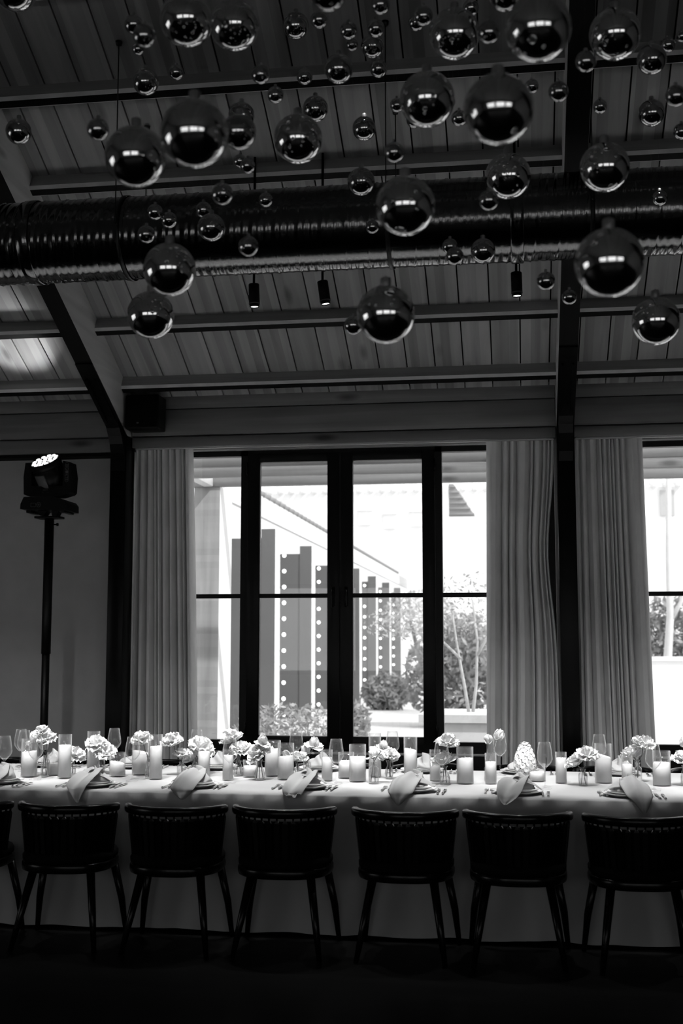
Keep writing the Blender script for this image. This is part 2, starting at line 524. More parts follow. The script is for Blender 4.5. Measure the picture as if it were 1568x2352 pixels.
# ceiling: dark deck with separate planks nailed below it
dk = MB()
zr = roofz(YR)
dk.add([(XL, 9.6, roofz(9.6) + .04), (XR, 9.6, roofz(9.6) + .04), (XR, YR, zr + .04), (XL, YR, zr + .04)], [(0, 1, 2, 3)])
dk.add([(XL, 9.6, roofz(9.6) + .10), (XR, 9.6, roofz(9.6) + .10), (XR, YR, zr + .10), (XL, YR, zr + .10)], [(0, 3, 2, 1)])
zn = zr - (YR - YN + .3) * TN
dk.add([(XL, YN - .3, zn + .04), (XR, YN - .3, zn + .04), (XR, YR, zr + .04), (XL, YR, zr + .04)], [(0, 3, 2, 1)], mat=1)
dk.add([(XL, YN - .3, zn + .10), (XR, YN - .3, zn + .10), (XR, YR, zr + .10), (XL, YR, zr + .10)], [(0, 1, 2, 3)])
ceil = struct(dk.build('ceiling', [DECK, PLANK]))
PP = .2115
pm = MB(); pm.box(-PP / 2 + .005, PP / 2 - .005, 0, (9.3 - YR) / CS, -.02, 0)
plank_mesh = pm.mesh('plank', PLANK)
for k in range(-30, 24):
    x = -.81 + PP * (k + .5)
    put('plank', plank_mesh, ceil, (x, 9.3, roofz(9.3)), (math.pi - SL, 0, 0))

RAFT = [(-6.635, -6.505), (-3.17, -3.04), (.295, .425), (3.76, 3.89)]
BAYS = [(XL, -6.635), (-6.505, -3.17), (-3.04, .295), (.425, 3.76), (3.89, XR)]
OFF = .34 / CS
for x0, x1 in RAFT:
    m = MB()
    poly = [(YR, roofz(YR)), (9.2, roofz(9.2)), (9.2, roofz(9.2) - OFF), (YR, roofz(YR) - OFF)]
    m.prism(poly, x0, x1)
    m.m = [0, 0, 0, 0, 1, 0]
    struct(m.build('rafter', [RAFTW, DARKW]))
    c = MB()
    c.rbox(x0, x1, 9.0, 9.2, 0, roofz(9.0) - OFF - .002, b=.004)
    col = struct(c.build('column', STEEL))
    k = MB()
    curve = []
    for i in range(9):
        t = i / 8
        p0 = Vector((8.66, roofz(8.66) - OFF)); p1 = Vector((8.985, roofz(8.985) - OFF)); p2 = Vector((8.995, 2.93))
        q = p0 * (1 - t) ** 2 + p1 * 2 * t * (1 - t) + p2 * t * t
        curve.append((q.x, q.y))
    k.prism(curve + [(9.1, 2.93), (9.1, roofz(9.1) - OFF), (8.66, roofz(8.66) - OFF + .01)], x0 + .012, x1 - .012)
    k.prism([(8.2, roofz(8.2) - OFF - .012), (8.2, roofz(8.2) - OFF), (9.0, roofz(9.0) - OFF), (9.0, roofz(9.0) - OFF - .012)], x0, x1)
    for sx in (x0 + .02, x1 - .035):
        k.prism([(8.35, roofz(8.35) - OFF - .028), (8.35, roofz(8.35) - OFF - .012), (8.95, roofz(8.95) - OFF - .012), (8.95, roofz(8.95) - OFF - .028)], sx, sx + .015)
    k.build('knee_bracket', STEEL, col)

PH, PW, PC = .105, .085, .018
yp = 8.884
while yp > YR + .1:
    for x0, x1 in BAYS:
        Z0 = roofz(yp)
        pts = [(0, -.005), (0, PH - PC), (PC, PH), (PW - PC, PH), (PW, PH - PC), (PW, -.005)]
        poly = [(u * CS - n * SN, -u * SN - n * CS) for u, n in pts]
        m = MB(); L = (x1 - x0) / 2
        m.prism(poly, -L, L)
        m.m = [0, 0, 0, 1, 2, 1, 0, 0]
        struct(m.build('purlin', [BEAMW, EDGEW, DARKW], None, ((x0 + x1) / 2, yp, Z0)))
    yp -= .614

# eave boards between the columns
n = 0
for (x0, x1) in BAYS[1:4]:
    n += 1
    t = struct(put('trim_%d' % n, None, None, (0, 0, 0)))
    zs = [(3.434, 3.56, 9.124), (3.220, 3.428, 9.118), (3.128 if n > 1 else 3.10, 3.211, 9.126)]
    for z0, z1, y in zs:
        m = MB(); L = (x1 - x0) / 2 - .004
        m.rbox(-L, L, 0, .03, -(z1 - z0) / 2, (z1 - z0) / 2, b=.004, seg=1)
        m.build('board', FASCIA, t, ((x0 + x1) / 2, y, (z0 + z1) / 2))
    if n == 1:
        m = MB(); m.box(x0, x1, 9.16, 9.3, 3.075, 3.10); m.build('batten', DARKW, t)
    else:
        m = MB(); m.box(x0, x1, 9.15, 9.3, 3.145, 3.16); m.build('pelmet_board', FASCIA, t)
        m = MB(); m.box(x0 + .02, x1 - .02, 9.165, 9.19, 3.12, 3.143); m.build('curtain_rail', PRINT, t)

# window wall with two openings
W1 = (-3.07, .28); W2 = (.44, 3.79); WZ0, WZ1 = .74, 3.125
w = MB()
w.box(XL, W1[0], YF, YF + .2, 0, 3.95)
w.box(W1[0], W2[1], YF, YF + .2, WZ1, 3.95)
w.box(W1[1], W2[0], YF, YF + .2, 0, WZ1)
w.box(W2[1], XR, YF, YF + .2, 0, 3.95)
w.box(W1[0], W1[1], YF, YF + .2, 0, WZ0)
w.box(W2[0], W2[1], YF, YF + .2, 0, WZ0)
wall_back = struct(w.build('wall_back', PLASTER))
for x0, x1 in (W1, W2):
    m = MB(); m.rbox(x0, x1, YF - .02, YF - .001, .02, WZ0 - .01, b=.004)
    m.build('apron_panel', FRAME, wall_back)

def wall_box_open(name, spans, fixed, axis):
    m = MB()
    for a0, a1, z0, z1 in spans:
        if axis == 'y': m.box(a0, a1, fixed[0], fixed[1], z0, z1)
        else: m.box(fixed[0], fixed[1], a0, a1, z0, z1)
    return struct(m.build(name, PLASTER))
BW = [(-4.6, -1.4), (-.8, 2.4), (3.0, 6.2)]; BZ = (1.0, 2.7)
sp = []; prev = XL
for a, b in BW:
    sp.append((prev, a, 0, 3.7)); sp.append((a, b, 0, BZ[0])); sp.append((a, b, BZ[1], 3.7)); prev = b
sp.append((prev, XR, 0, 3.7))
wall_box_open('wall_front', sp, (YN - .2, YN), 'y')
LW = (1.2, 4.4)
sp = [(YN, LW[0], 0, 6.6), (LW[0], LW[1], 0, .9), (LW[0], LW[1], 2.9, 6.6), (LW[1], YF + .2, 0, 6.6)]
wall_box_open('wall_left', sp, (XL - .2, XL), 'x')
wall_box_open('wall_right', [(YN, YF + .2, 0, 6.6)], (XR, XR + .2), 'x')

def window(name, x0, x1, y, z0, z1, detailed=True):
    """three-light window: fixed side lights, a pair of casements in the middle"""
    win = struct(put(name, None, None, (0, 0, 0)))
    cx = (x0 + x1) / 2
    f = MB(); d0, d1 = y, y + .07
    f.box(x0, x1, d0, d1, z1 - .045, z1); f.box(x0, x1, d0, d1, z0, z0 + .085)
    f.box(x0, x0 + .06, d0, d1, z0, z1); f.box(x1 - .06, x1, d0, d1, z0, z1)
    m1, m2 = cx - .805, cx + .752
    f.box(m1, m1 + .055, d0, d1, z0, z1); f.box(m2, m2 + .055, d0, d1, z0, z1)
    f.build('window_frame', FRAME, win)
    mz0, mz1 = 1.937, 1.971
    def pane(a, b, c, d):
        q = MB(); q.box(a, b, y + .034, y + .04, c, d); q.build('pane', PANE, win)
    for a, b in ((x0 + .06, m1), (m2 + .055, x1 - .06)):
        q = MB(); q.box(a, b, y + .01, y + .06, mz0, mz1); q.build('glazing_bar', FRAME, win)
        pane(a, b, z0 + .085, mz0); pane(a, b, mz1, z1 - .045)
    for s, a, b in ((-1, m1 + .055, cx), (1, cx, m2)):
        q = MB(); e0, e1 = y - .018, y + .055
        q.rbox(a + .002, a + .1, e0, e1, z0 + .03, z1 - .03, b=.004, seg=1); q.rbox(b - .1, b - .002, e0, e1, z0 + .03, z1 - .03, b=.004, seg=1)
        q.rbox(a + .1, b - .1, e0, e1, z1 - .10, z1 - .03, b=.004, seg=1); q.rbox(a + .1, b - .1, e0, e1, z0 + .03, z0 + .12, b=.004, seg=1)
        sash = q.build('casement', FRAME, win)
        q = MB(); q.box(a + .1, b - .1, y + .005, y + .05, mz0, mz1); q.build('glazing_bar', FRAME, sash)
        for c, d in ((z0 + .12, mz0), (mz1, z1 - .10)):
            q = MB(); q.box(a + .1, b - .1, y + .028, y + .034, c, d); q.build('pane', PANE, sash)
        hx = cx + s * .052
        q = MB(); q.rbox(hx - .014, hx + .014, e0 - .012, e0, 1.87, 2.02, b=.005)
        q.tube([(hx, e0 - .01, 1.99), (hx, e0 - .05, 1.99), (hx, e0 - .055, 1.975), (hx, e0 - .055, 1.86)], .008, 8)
        q.build('handle', STEEL, sash)
        for hz in (z0 + .12, z1 - .2):
            q = MB(); ex = a if s < 0 else b
            q.tube([(ex, e0 - .006, hz), (ex, e0 - .006, hz + .1)], .008, 8); q.build('hinge', STEEL, sash)
    return win
window('window_1', W1[0], W1[1], 9.37, WZ0, WZ1)
window('window_2', W2[0], W2[1], 9.37, WZ0, WZ1)
def plain_window(name, span, z0, z1, fixed, axis):
    win = struct(put(name, None, None, (0, 0, 0)))
    a, b = span
    def bx(p0, p1, q0, q1, th0, th1, matl, nm):
        m = MB()
        if axis == 'y': m.box(p0, p1, fixed + th0, fixed + th1, q0, q1)
        else: m.box(fixed + th0, fixed + th1, p0, p1, q0, q1)
        m.build(nm, matl, win)
    for p in (a, (a + b) / 2 - .04, b - .08): bx(p, p + .08, z0, z1, 0, .07, FRAME, 'window_frame')
    bx(a, b, z0, z0 + .08, 0, .07, FRAME, 'window_frame'); bx(a, b, z1 - .08, z1, 0, .07, FRAME, 'window_frame')
    bx(a, b, z0, z1, .03, .036, PANE, 'pane')
for i, s in enumerate(BW): plain_window('window_%d' % (3 + i), s, BZ[0], BZ[1], YN - .12, 'y')
plain_window('window_6', LW, .9, 2.9, XL - .12, 'x')

# portals only guide the sky light through the openings, they give off nothing
def portal(loc, sx, sz, direction):
    l = bpy.data.lights.new('window_portal', 'AREA'); l.shape = 'RECTANGLE'; l.size = sx; l.size_y = sz
    l.cycles.is_portal = True
    o = bpy.data.objects.new('window_portal', l); COL.objects.link(o)
    o.location = loc; o.rotation_euler = Vector(direction).to_track_quat('-Z', 'Z' if abs(direction[2]) < .5 else 'Y').to_euler()
for x0, x1 in (W1, W2): portal(((x0 + x1) / 2, 9.55, (WZ0 + WZ1) / 2), x1 - x0, WZ1 - WZ0, (0, -1, 0))
for x0, x1 in BW: portal(((x0 + x1) / 2, YN - .25, sum(BZ) / 2), x1 - x0, BZ[1] - BZ[0], (0, 1, 0))
portal((XL - .25, sum(LW) / 2, 1.9), LW[1] - LW[0], 2.0, (1, 0, 0))

# curtains
def curtain(label, xt0, xt1, xb0, xb1, folds, seed, bulge=0, flip=False):
    rnd = random.Random(seed)
    wd = [rnd.choice((.45, .7, 1.0, 1.5, 2.1)) for _ in range(folds)]
    cum = [0]
    for q in wd: cum.append(cum[-1] + q / sum(wd))
    am = [rnd.uniform(.6, 1.25) for _ in range(folds + 3)]
    ph = [rnd.uniform(-.4, .4) for _ in range(folds + 3)]
    def fn(u, v):
        z = 3.135 - v * 3.12
        a = xt0 + (xb0 - xt0) * v; b = xt1 + (xb1 - xt1) * v
        i = 0
        sh = .35 / folds * math.sin(v * 1.8 + seed) * math.sin(math.pi * u)
        uu = min(max(u + sh, 0), .9999)
        while cum[i + 1] <= uu: i += 1
        fr = (uu - cum[i]) / (cum[i + 1] - cum[i])
        ridge = min(1.0, 1.06 * math.sin(math.pi * fr) ** .7)
        A = (.090 + .035 * min(1, v * 3)) * min(1.1, .75 + wd[i] * .2)
        s = 1 - ridge
        x = a + (b - a) * u + ph[i] * (b - a) / folds * .5 * math.sin(math.pi * fr) * (.3 + v)
        if bulge: x += bulge * math.exp(-((v - .28) / .16) ** 2) * (u ** 2)
        return (x, 9.185 + A * s + .012 * am[i] * (1 - s), z)
    m = MB(); m.sheet(fn, folds * 34, 40)
    tag(m.build('curtain', CURTAIN), label, 'curtain', 'linen curtains')
curtain('grey linen curtain hanging between the lighting stand side column and the window', -3.03, -2.575, -3.03, -2.50, 10, 3)
curtain('grey linen curtain bulging open beside the middle black column, nearer the speaker', -.235, .285, -.272, .285, 9, 5, bulge=-.06)
curtain('grey linen curtain with straight close pleats on the far side of the middle column', .435, .945, .435, 1.0, 10, 8)

# ================================================================ OUTSIDE
PAVE = mat('pale_paving', .55, .9, var=.08, vscale=.4)
RENDERW = mat('white_render', .82, .9, var=.03, vscale=.3)
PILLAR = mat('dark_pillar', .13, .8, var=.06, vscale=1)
PILLARS = mat('pale_pillar_side', .8, .8)  # sunlit pillar sides put into the colour; pavilion wall and beams share it
TILE = mat('grey_roof_tile', .25, .8, bump=.5, bscale=4)
ROOFW = mat('white_roof', .8, .8)
PORCHW = wood('porch_wood', .30, .42, axis='x', lam=.1)
POSTW = wood('porch_post_wood', .36, .5, axis='z', lam=.1)
POSTP = mat('pale_post_side', .8, .7)  # sunlit post sides put into the colour; arms and far windows share it
LEAF = mat('dark_leaf', .32, .7, var=.5, vscale=3, trans=.3)
LEAFL = mat('pale_leaf', .42, .7, var=.4, vscale=6, trans=.3)
BARK = mat('pale_bark', .50, .8, var=.2, vscale=8)
BARKD = mat('dark_bark', .07, .8)
BULB = glow('lit_bulb', .9, 3.0)
PLANTER = mat('pale_planter', .62, .8, var=.05)
WINPALE = mat('pale_blind', .45, .6)
g = MB(); g.box(-60, 60, -40, 90, -.12, -.05); struct(g.build('ground', PAVE))

# porch along the window wall
por = thing('porch', 'timber porch with three cross beams and box posts outside the window wall', 'porch', (0, 0, 0))
for y, z in ((10.3, 3.136), (11.1, 3.162), (11.9, 3.179)):
    m = MB(); m.rbox(-3.5, 3.5, 0, .08, 0, .17, b=.006, seg=1); m.build('cross_beam', PORCHW, por, (-.5, y, z))
for x in (-3.29, .38, 4.0):
    m = MB(); m.box(0, .27, 11.92, 12.45, -.05, 3.18)
    q = m.build('post', [POSTW, POSTP], por, (x, 0, 0))
    for p in q.data.polygons:
        if abs(p.normal.x) > .5: p.material_index = 1
    m = MB(); m.rbox(0, .1, 9.52, 12.4, 3.18, 3.34, b=.006, seg=1); m.build('rafter_arm', POSTP, por, (x + .1, 0, 0))

# garden pavilion with a row of pillars carrying bulb strings
pav = thing('pavilion', 'white pavilion with scalloped tiled eave behind the row of dark pillars', 'building', (0, 0, 0))
m = MB()
m.add([(-5.3, 13, 4.62), (-5.3, 58, 4.62), (-10, 58, 6.6), (-10, 13, 6.6)], [(0, 1, 2, 3)])
m.box(-5.35, -5.25, 13, 58, 4.2, 4.62)
m.build('roof', ROOFW, pav)
tile_m = MB(); tile_m.tube([(0, 0, 0), (-.25, 0, .1)], .06, 8); tm = tile_m.mesh('roof_tile', TILE)
for i in range(60): put('roof_tile', tm, pav, (-5.22, 20 + i * .55, 4.66))  # tile ends kept grey, the shadows between tiles put into their colour
m = MB(); m.box(-7.6, -7.4, 13, 58, 0, 4.2); m.build('wall', PILLARS, pav)
for i in range(9):
    m = MB(); m.box(-7.4, -7.36, 15 + i * 4.4, 17.2 + i * 4.4, .3, 3.2); m.build('window', PILLAR, pav)
bm_ = MB(); bm_.sphere((0, 0, 0), .038, 10, 6); bulb_mesh = bm_.mesh('bulb', BULB)
sk = MB(); sk.tube([(-.10, 0, 0), (-.03, 0, 0)], .012, 6); sock_mesh = sk.mesh('socket', BARKD)
for i, y in enumerate((22.0, 26.0, 30.0, 34.0, 38.0, 42.0, 46.0)):
    pil = thing('bulb_pillar', 'dark pillar with a vertical string of round bulbs, %s out from the porch' % ORD[i], 'pillar', (-4.5, y, -.05), 0, 'pillars with bulb strings')
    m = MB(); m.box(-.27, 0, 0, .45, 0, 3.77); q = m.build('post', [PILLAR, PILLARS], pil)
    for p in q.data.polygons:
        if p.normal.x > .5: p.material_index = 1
    m = MB(); m.box(-.85, -.27, .02, .43, 0, 3.6); m.build('side_panel', PILLAR, pil)
    m = MB(); m.box(-3.0, -.85, .1, .3, 3.3, 3.6); m.build('cross_beam', PILLARS, pil)
    for k in range(11):
        b_ = put('bulb', bulb_mesh, pil, (.085, .44, .3 + k * .3))
        put('socket', sock_mesh, b_)

# white building closing the courtyard
bld = thing('courtyard_building', 'white rendered building closing the far end of the courtyard', 'building', (0, 0, 0))
m = MB(); m.box(-40, 45, 62, 66, -.05, 9.5); m.build('wall', RENDERW, bld)
m = MB()
for i in range(60): m.tube([(-16 + i * .6, 61.7, 9.55), (-16 + i * .6, 63, 9.9)], .2, 6)
m.build('eave_tiles', RENDERW, bld)
for x, z in ((-7.9, 8.2), (-6.6, 8.0), (-5.2, 8.1)):
    m = MB(); m.box(x - .32, x + .32, 61.9, 62.0, z - .45, z + .3); m.box(x - .4, x + .4, 61.8, 62, z + .3, z + .36); m.build('window', POSTP, bld)
m = MB(); m.box(7.1, 7.8, 61.9, 62, 8.0, 9.3); m.build('window', WINPALE, bld)
gt = thing('tiled_gable', 'grey tiled roof slope above the white courtyard wall', 'roof', (-2.97, 52, 7.05))
m = MB(); m.add([(0, 0, 0), (1.15, 0, 0), (.22, 0, 1.45), (0, 0, 1.45), (0, 1.5, 0), (1.15, 1.5, 0), (.22, 1.5, 1.45), (0, 1.5, 1.45)],
    [(0, 1, 2, 3), (7, 6, 5, 4), (0, 4, 5, 1), (1, 5, 6, 2), (2, 6, 7, 3), (3, 7, 4, 0)])
m.build('slope', TILE, gt)
for k in range(6):
    m = MB(); m.tube([(.0, -.03, .12 + k * .24), (1.1 - k * .16, -.03, .12 + k * .24)], .05, 6); m.build('tile_course', TILE, gt)
m = MB(); m.box(-.3, 2.6, -.05, 4, -7.1, 0); m.build('wall', RENDERW, gt)
m = MB(); m.box(1.1, 6, 30.0, 30.1, 0, 0)

# planting
def leaves(mb, c, rad, n, size, rnd, flat=1.0):
    c = Vector(c)
    for _ in range(n):
        while True:
            d = Vector((rnd.uniform(-1, 1), rnd.uniform(-1, 1), rnd.uniform(-1, 1)))
            if .25 < d.length < 1: break
        p = c + Vector((d.x * rad[0], d.y * rad[1], d.z * rad[2]))
        a = Vector((rnd.gauss(0, 1), rnd.gauss(0, 1), rnd.gauss(0, 1))).normalized()
        b = a.cross(Vector((rnd.gauss(0, 1), rnd.gauss(0, 1), rnd.gauss(0, 1)))).normalized()
        s = size * rnd.uniform(.6, 1.3)
        mb.add([p - a * s, p - b * s * .4, p + a * s, p + b * s * .4], [(0, 1, 2, 3)])
def shrub(label, loc, rad, n, size, m_, seed):
    rnd = random.Random(seed)
    t = thing('garden_shrub', label, 'shrub', loc)
    mb = MB(); leaves(mb, (0, 0, rad[2] * .9), rad, n, size, rnd); mb.build('foliage', m_, t)
    st = MB()
    for k in range(5): st.tube([(0, 0, 0), (rnd.uniform(-.5, .5) * rad[0], rnd.uniform(-.5, .5) * rad[1], rad[2])], [.03, .01], 5)
    st.build('stem', BARKD, t)
shrub('low rounded dark shrub at the foot of the bulb pillars', (-3.3, 30, -.05), (.65, .5, .48), 1500, .09, LEAF, 1)
shrub('small leafy shrub on the paving, closest to the porch post', (-2.75, 19.5, -.05), (.35, .4, .4), 700, .07, LEAF, 2)
shrub('wide pale leafy bush growing under the window by the porch post', (-2.75, 14.6, -.05), (.85, .5, .48), 1700, .05, LEAFL, 3)
shrub('tall dark clipped hedge bush behind the planter tree', (-1.2, 24, -.05), (1.1, .7, 1.1), 2600, .10, LEAF, 4)
shrub('high clipped hedge at the far right end of the courtyard', (4.2, 31, -.05), (2.4, .8, 1.5), 5200, .12, LEAF, 5)
shrub('dark leafy hedge beside the last bulb pillars', (-2.2, 47, -.05), (1.6, .8, 1.5), 2500, .13, LEAF, 6)
def tree(label, loc, trunks, crowns, m_leaf, m_bark, seed, planter=None):
    rnd = random.Random(seed)
    t = thing('garden_tree', label, 'tree', loc)
    for pts, r0, r1 in trunks:
        mb = MB(); k = len(pts); mb.tube(pts, [r0 + (r1 - r0) * i / (k - 1) for i in range(k)], 8); mb.build('trunk', m_bark, t)
    mb = MB()
    for c, rad, n, s in crowns: leaves(mb, c, rad, n, s, rnd)
    mb.build('foliage', m_leaf, t)
pl = MB(); pl.rbox(-.65, .65, -.6, .6, 0, .74, b=.03); pl.box(-.7, .7, -.65, .65, .74, .83)
tag(pl.build('planter', PLANTER, None, (-.45, 14.4, -.05)), 'pale square planter box holding the multi-stemmed tree', 'planter')
tree('multi-stemmed pale tree with fine leaves growing in the planter', (-.6, 14.4, .7),
     [([(0, 0, 0), (-.06, 0, .4), (-.14, 0, .85), (-.2, 0, 1.3)], .022, .010), ([(.03, 0, 0), (.08, 0, .4), (.1, 0, .9), (.05, 0, 1.4)], .022, .010),
      ([(.1, 0, .75), (.3, 0, 1.1)], .02, .01), ([(-.1, 0, .7), (-.4, -.1, 1.0), (-.75, -.2, 1.05)], .018, .008)],
     [((.05, 0, 1.35), (.6, .5, .4), 420, .03), ((-.75, -.2, 1.12), (.5, .35, .22), 300, .03)], LEAFL, BARK, 11)
tree('pale bare-trunked tree standing before the hedge across the courtyard', (3.0, 26, -.05),
     [([(0, 0, 0), (.05, 0, 1.4), (.12, 0, 2.2), (.12, 0, 3.4), (.2, 0, 6.4)], .10, .05), ([(.12, 0, 2.1), (.35, 0, 2.5), (.6, 0, 3.3), (.8, 0, 6.2)], .05, .03)],
     [((.3, 0, 6.6), (1.3, 1.0, .8), 700, .08)], LEAFL, PLANTER, 12)
tree('slim dark leaning tree among the last bulb pillars', (-2.9, 40, -.05),
     [([(0, 0, 0), (-.35, 0, 1.0), (-.7, 0, 2.4)], .12, .05)],
     [((-.4, 0, 2.6), (1.3, .9, .8), 900, .09)], LEAFL, BARKD, 13)

m = MB(); m.box(0, 6, 0, .25, 0, 1.30); m.box(-.05, 6.05, -.04, .29, 1.30, 1.38)
tag(m.build('garden_wall', RENDERW, None, (1.7, 24.0, -.05)), 'low white garden wall before the tall hedge and pale trunk', 'wall')

# ================================================================ TABLE
T = .75
NTH = ['first', 'second', 'third', 'fourth', 'fifth', 'sixth', 'seventh', 'eighth', 'ninth', 'tenth', 'eleventh', 'twelfth', 'thirteenth', 'fourteenth',
       'fifteenth', 'sixteenth', 'seventeenth', 'eighteenth', 'nineteenth', 'twentieth', 'twenty-first', 'twenty-second', 'twenty-third', 'twenty-fourth', 'twenty-fifth', 'twenty-sixth']
TX0, TX1, TY0, TY1 = -5.0, 3.0, 6.65, 8.08
tb = thing('banquet_table', 'long banquet table hidden under white linen before the window wall', 'table', ((TX0 + TX1) / 2, (TY0 + TY1) / 2, 0))
m = MB(); m.rbox(-3.98, 3.98, -.7, .7, .705, .742, b=.004); m.build('tabletop', DARKW, tb)
for x in (-3.8, -1.9, 0, 1.9, 3.8):
    for y in (-.6, .6):
        m = MB(); m.rbox(x - .03, x + .03, y - .03, y + .03, 0, .705, b=.004); m.build('leg', DARKW, tb)

def tablecloth(label, x0, x1, lift, seed):
    rnd = random.Random(seed)
    def wave(x, k):
        p = Vector((x * 1.7 + seed * 9, k, 0))
        return noise.noise(p) * .6 + noise.noise(p * 3.1) * .3 + .35 * math.sin(x * 9.5 + noise.noise(p * .7) * 4)
    sec = []
    L = lift
    nx = int((x1 - x0) * 45)
    prof = []
    for i in range(15): prof.append(('f', .012 + i / 14 * (T - .020)))
    prof += [('e', 0), ('t', .02), ('t', .25), ('t', .5), ('t', .75), ('t', .98), ('b', T - .008), ('b', .5), ('b', .25), ('b', .012)]
    def fn(u, v):
        x = x0 + (x1 - x0) * u
        k, a = prof[round(v * (len(prof) - 1))]
        if k == 'f':
            h = 1 - a / T
            push = .004 + .020 * h * (1 + wave(x + .35 * a, 2)) + .009 * h * math.sin(x * 11 + a * 7 + seed + 3 * noise.noise(Vector((x * 1.3, a * 2, 5))))
            if h > .93: push += .012 * (1 + wave(x * 2, 7)); a = .006 + .010 * (1 + wave(x * 1.4, 5))
            pleat = .006 * math.sin(x * 37 + 3 * noise.noise(Vector((x * 2, a, 1)))) * (1 - h * .5)
            return (x, TY0 - .002 - push - pleat - L, max(a, .004))
        if k == 'e': return (x, TY0 + .001 - L, T - .002 + L)
        if k == 't': return (x, TY0 + (TY1 - TY0) * a, T + L + .0006 * noise.noise(Vector((x * 4, a * 6, seed))))
        h = 1 - a / T
        return (x, TY1 + .003 + .02 * h * (1 + wave(x, 4)) + L, a)
    m = MB(); m.sheet(fn, nx, len(prof) - 1)
    tag(m.build('tablecloth', CLOTH), label, 'tablecloth', 'white linen tablecloths')
tablecloth('white linen tablecloth reaching the floor on the lighting stand half of the table', TX0, .01, 0, 1)
tablecloth('white linen tablecloth lapped over the other cloth, on the half away from the lighting stand', -.235, TX1, .003, 2)
ZT = T + .0035

# candles in glass cylinders
CANDLES.sort(key=lambda c: c[0])
for i, (x, y, r, h, wz, ti) in enumerate(CANDLES):
    hw = 'tall' if h > .24 else 'short' if h < .16 else 'medium-high'
    ww = 'wide' if r > .045 else 'slim'
    t = thing('glass_candle', '%s %s glass cylinder holding a white candle, %s candle along %s' % (hw, ww, NTH[i], STAND), 'candle', (x, y, ZT), 0, 'candles in glass cylinders along the table')
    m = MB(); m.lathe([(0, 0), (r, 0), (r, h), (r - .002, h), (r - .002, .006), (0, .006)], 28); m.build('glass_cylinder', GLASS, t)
    rr = r - .003
    m = MB(); n = 28
    v = [(rr * math.cos(2 * math.pi * k / n), rr * math.sin(2 * math.pi * k / n), .007) for k in range(n)]
    for q, ins in ((1, 0), (.92, .003), (.5, .001)):
        v += [(rr * q * math.cos(2 * math.pi * k / n), rr * q * math.sin(2 * math.pi * k / n), wz + ti * rr * q * math.cos(2 * math.pi * k / n) - (.004 if q == 1 else 0) + .0015 * math.sin(k * 2.3 + i)) for k in range(n)]
    f = [tuple(range(n))[::-1]]
    for a in range(3):
        f += [(a * n + k, a * n + (k + 1) % n, (a + 1) * n + (k + 1) % n, (a + 1) * n + k) for k in range(n)]
    f.append(tuple(3 * n + k for k in range(n)))
    m.add(v, f, 0, True); m.build('wax', WAX, t)
    m = MB(); m.tube([(0, 0, wz - .004), (.001, 0, wz + .012)], .0012, 5); m.build('wick', WICK, t)

# ---- flowers
def petal_mesh(name, kind):
    m = MB()
    def fn(u, v):
        s = v * 2 - 1
        if kind == 'cup':
            w = .42 * math.sin(math.pi * min(1, .12 + u * .80)) ** .7
            return (s * w, .18 * u + .10 * math.sin(u * 2.8) - .22 * s * s * (1 - .3 * u), u * .82 + .03 * math.cos(s * 5))
        if kind == 'flare':
            w = .50 * math.sin(math.pi * min(1, .08 + u * .72)) ** .75
            return (s * w, u * .55 + .20 * u * u + .05 * math.sin(s * 6 + u * 3) - .12 * s * s, u * .55 - .22 * u ** 3 + .06 * math.cos(s * 7) * u)
        w = .52 * math.sin(math.pi * min(1, .06 + u * .74)) ** .7
        return (s * w + .03 * math.sin(u * 9), u * .62 + .09 * math.sin(s * 9 + 1) * u, u * .50 + .10 * math.sin(s * 8 + u * 4) * u - .06 * s * s)
    m.sheet(fn, 7, 8)
    return m.mesh(name, PETAL)
PET = {k: petal_mesh('petal', k) for k in ('cup', 'flare', 'ruffle')}
fm = MB()
for k in range(4):
    Mx = Matrix.Rotation(k * math.pi / 2 + .3, 4, 'Z')
    fm.sheet(lambda u, v: ((v - .5) * 1.1 * math.sin(math.pi * min(1, .15 + u * .7)), .1 + u * .6 + .05 * math.sin(v * 7), .35 * u - .25 * u * u + .08 * math.sin(v * 9)), 4, 4, M=Mx)
FLORET = fm.mesh('floret', PETAL)
DUMMYSEED = [0]
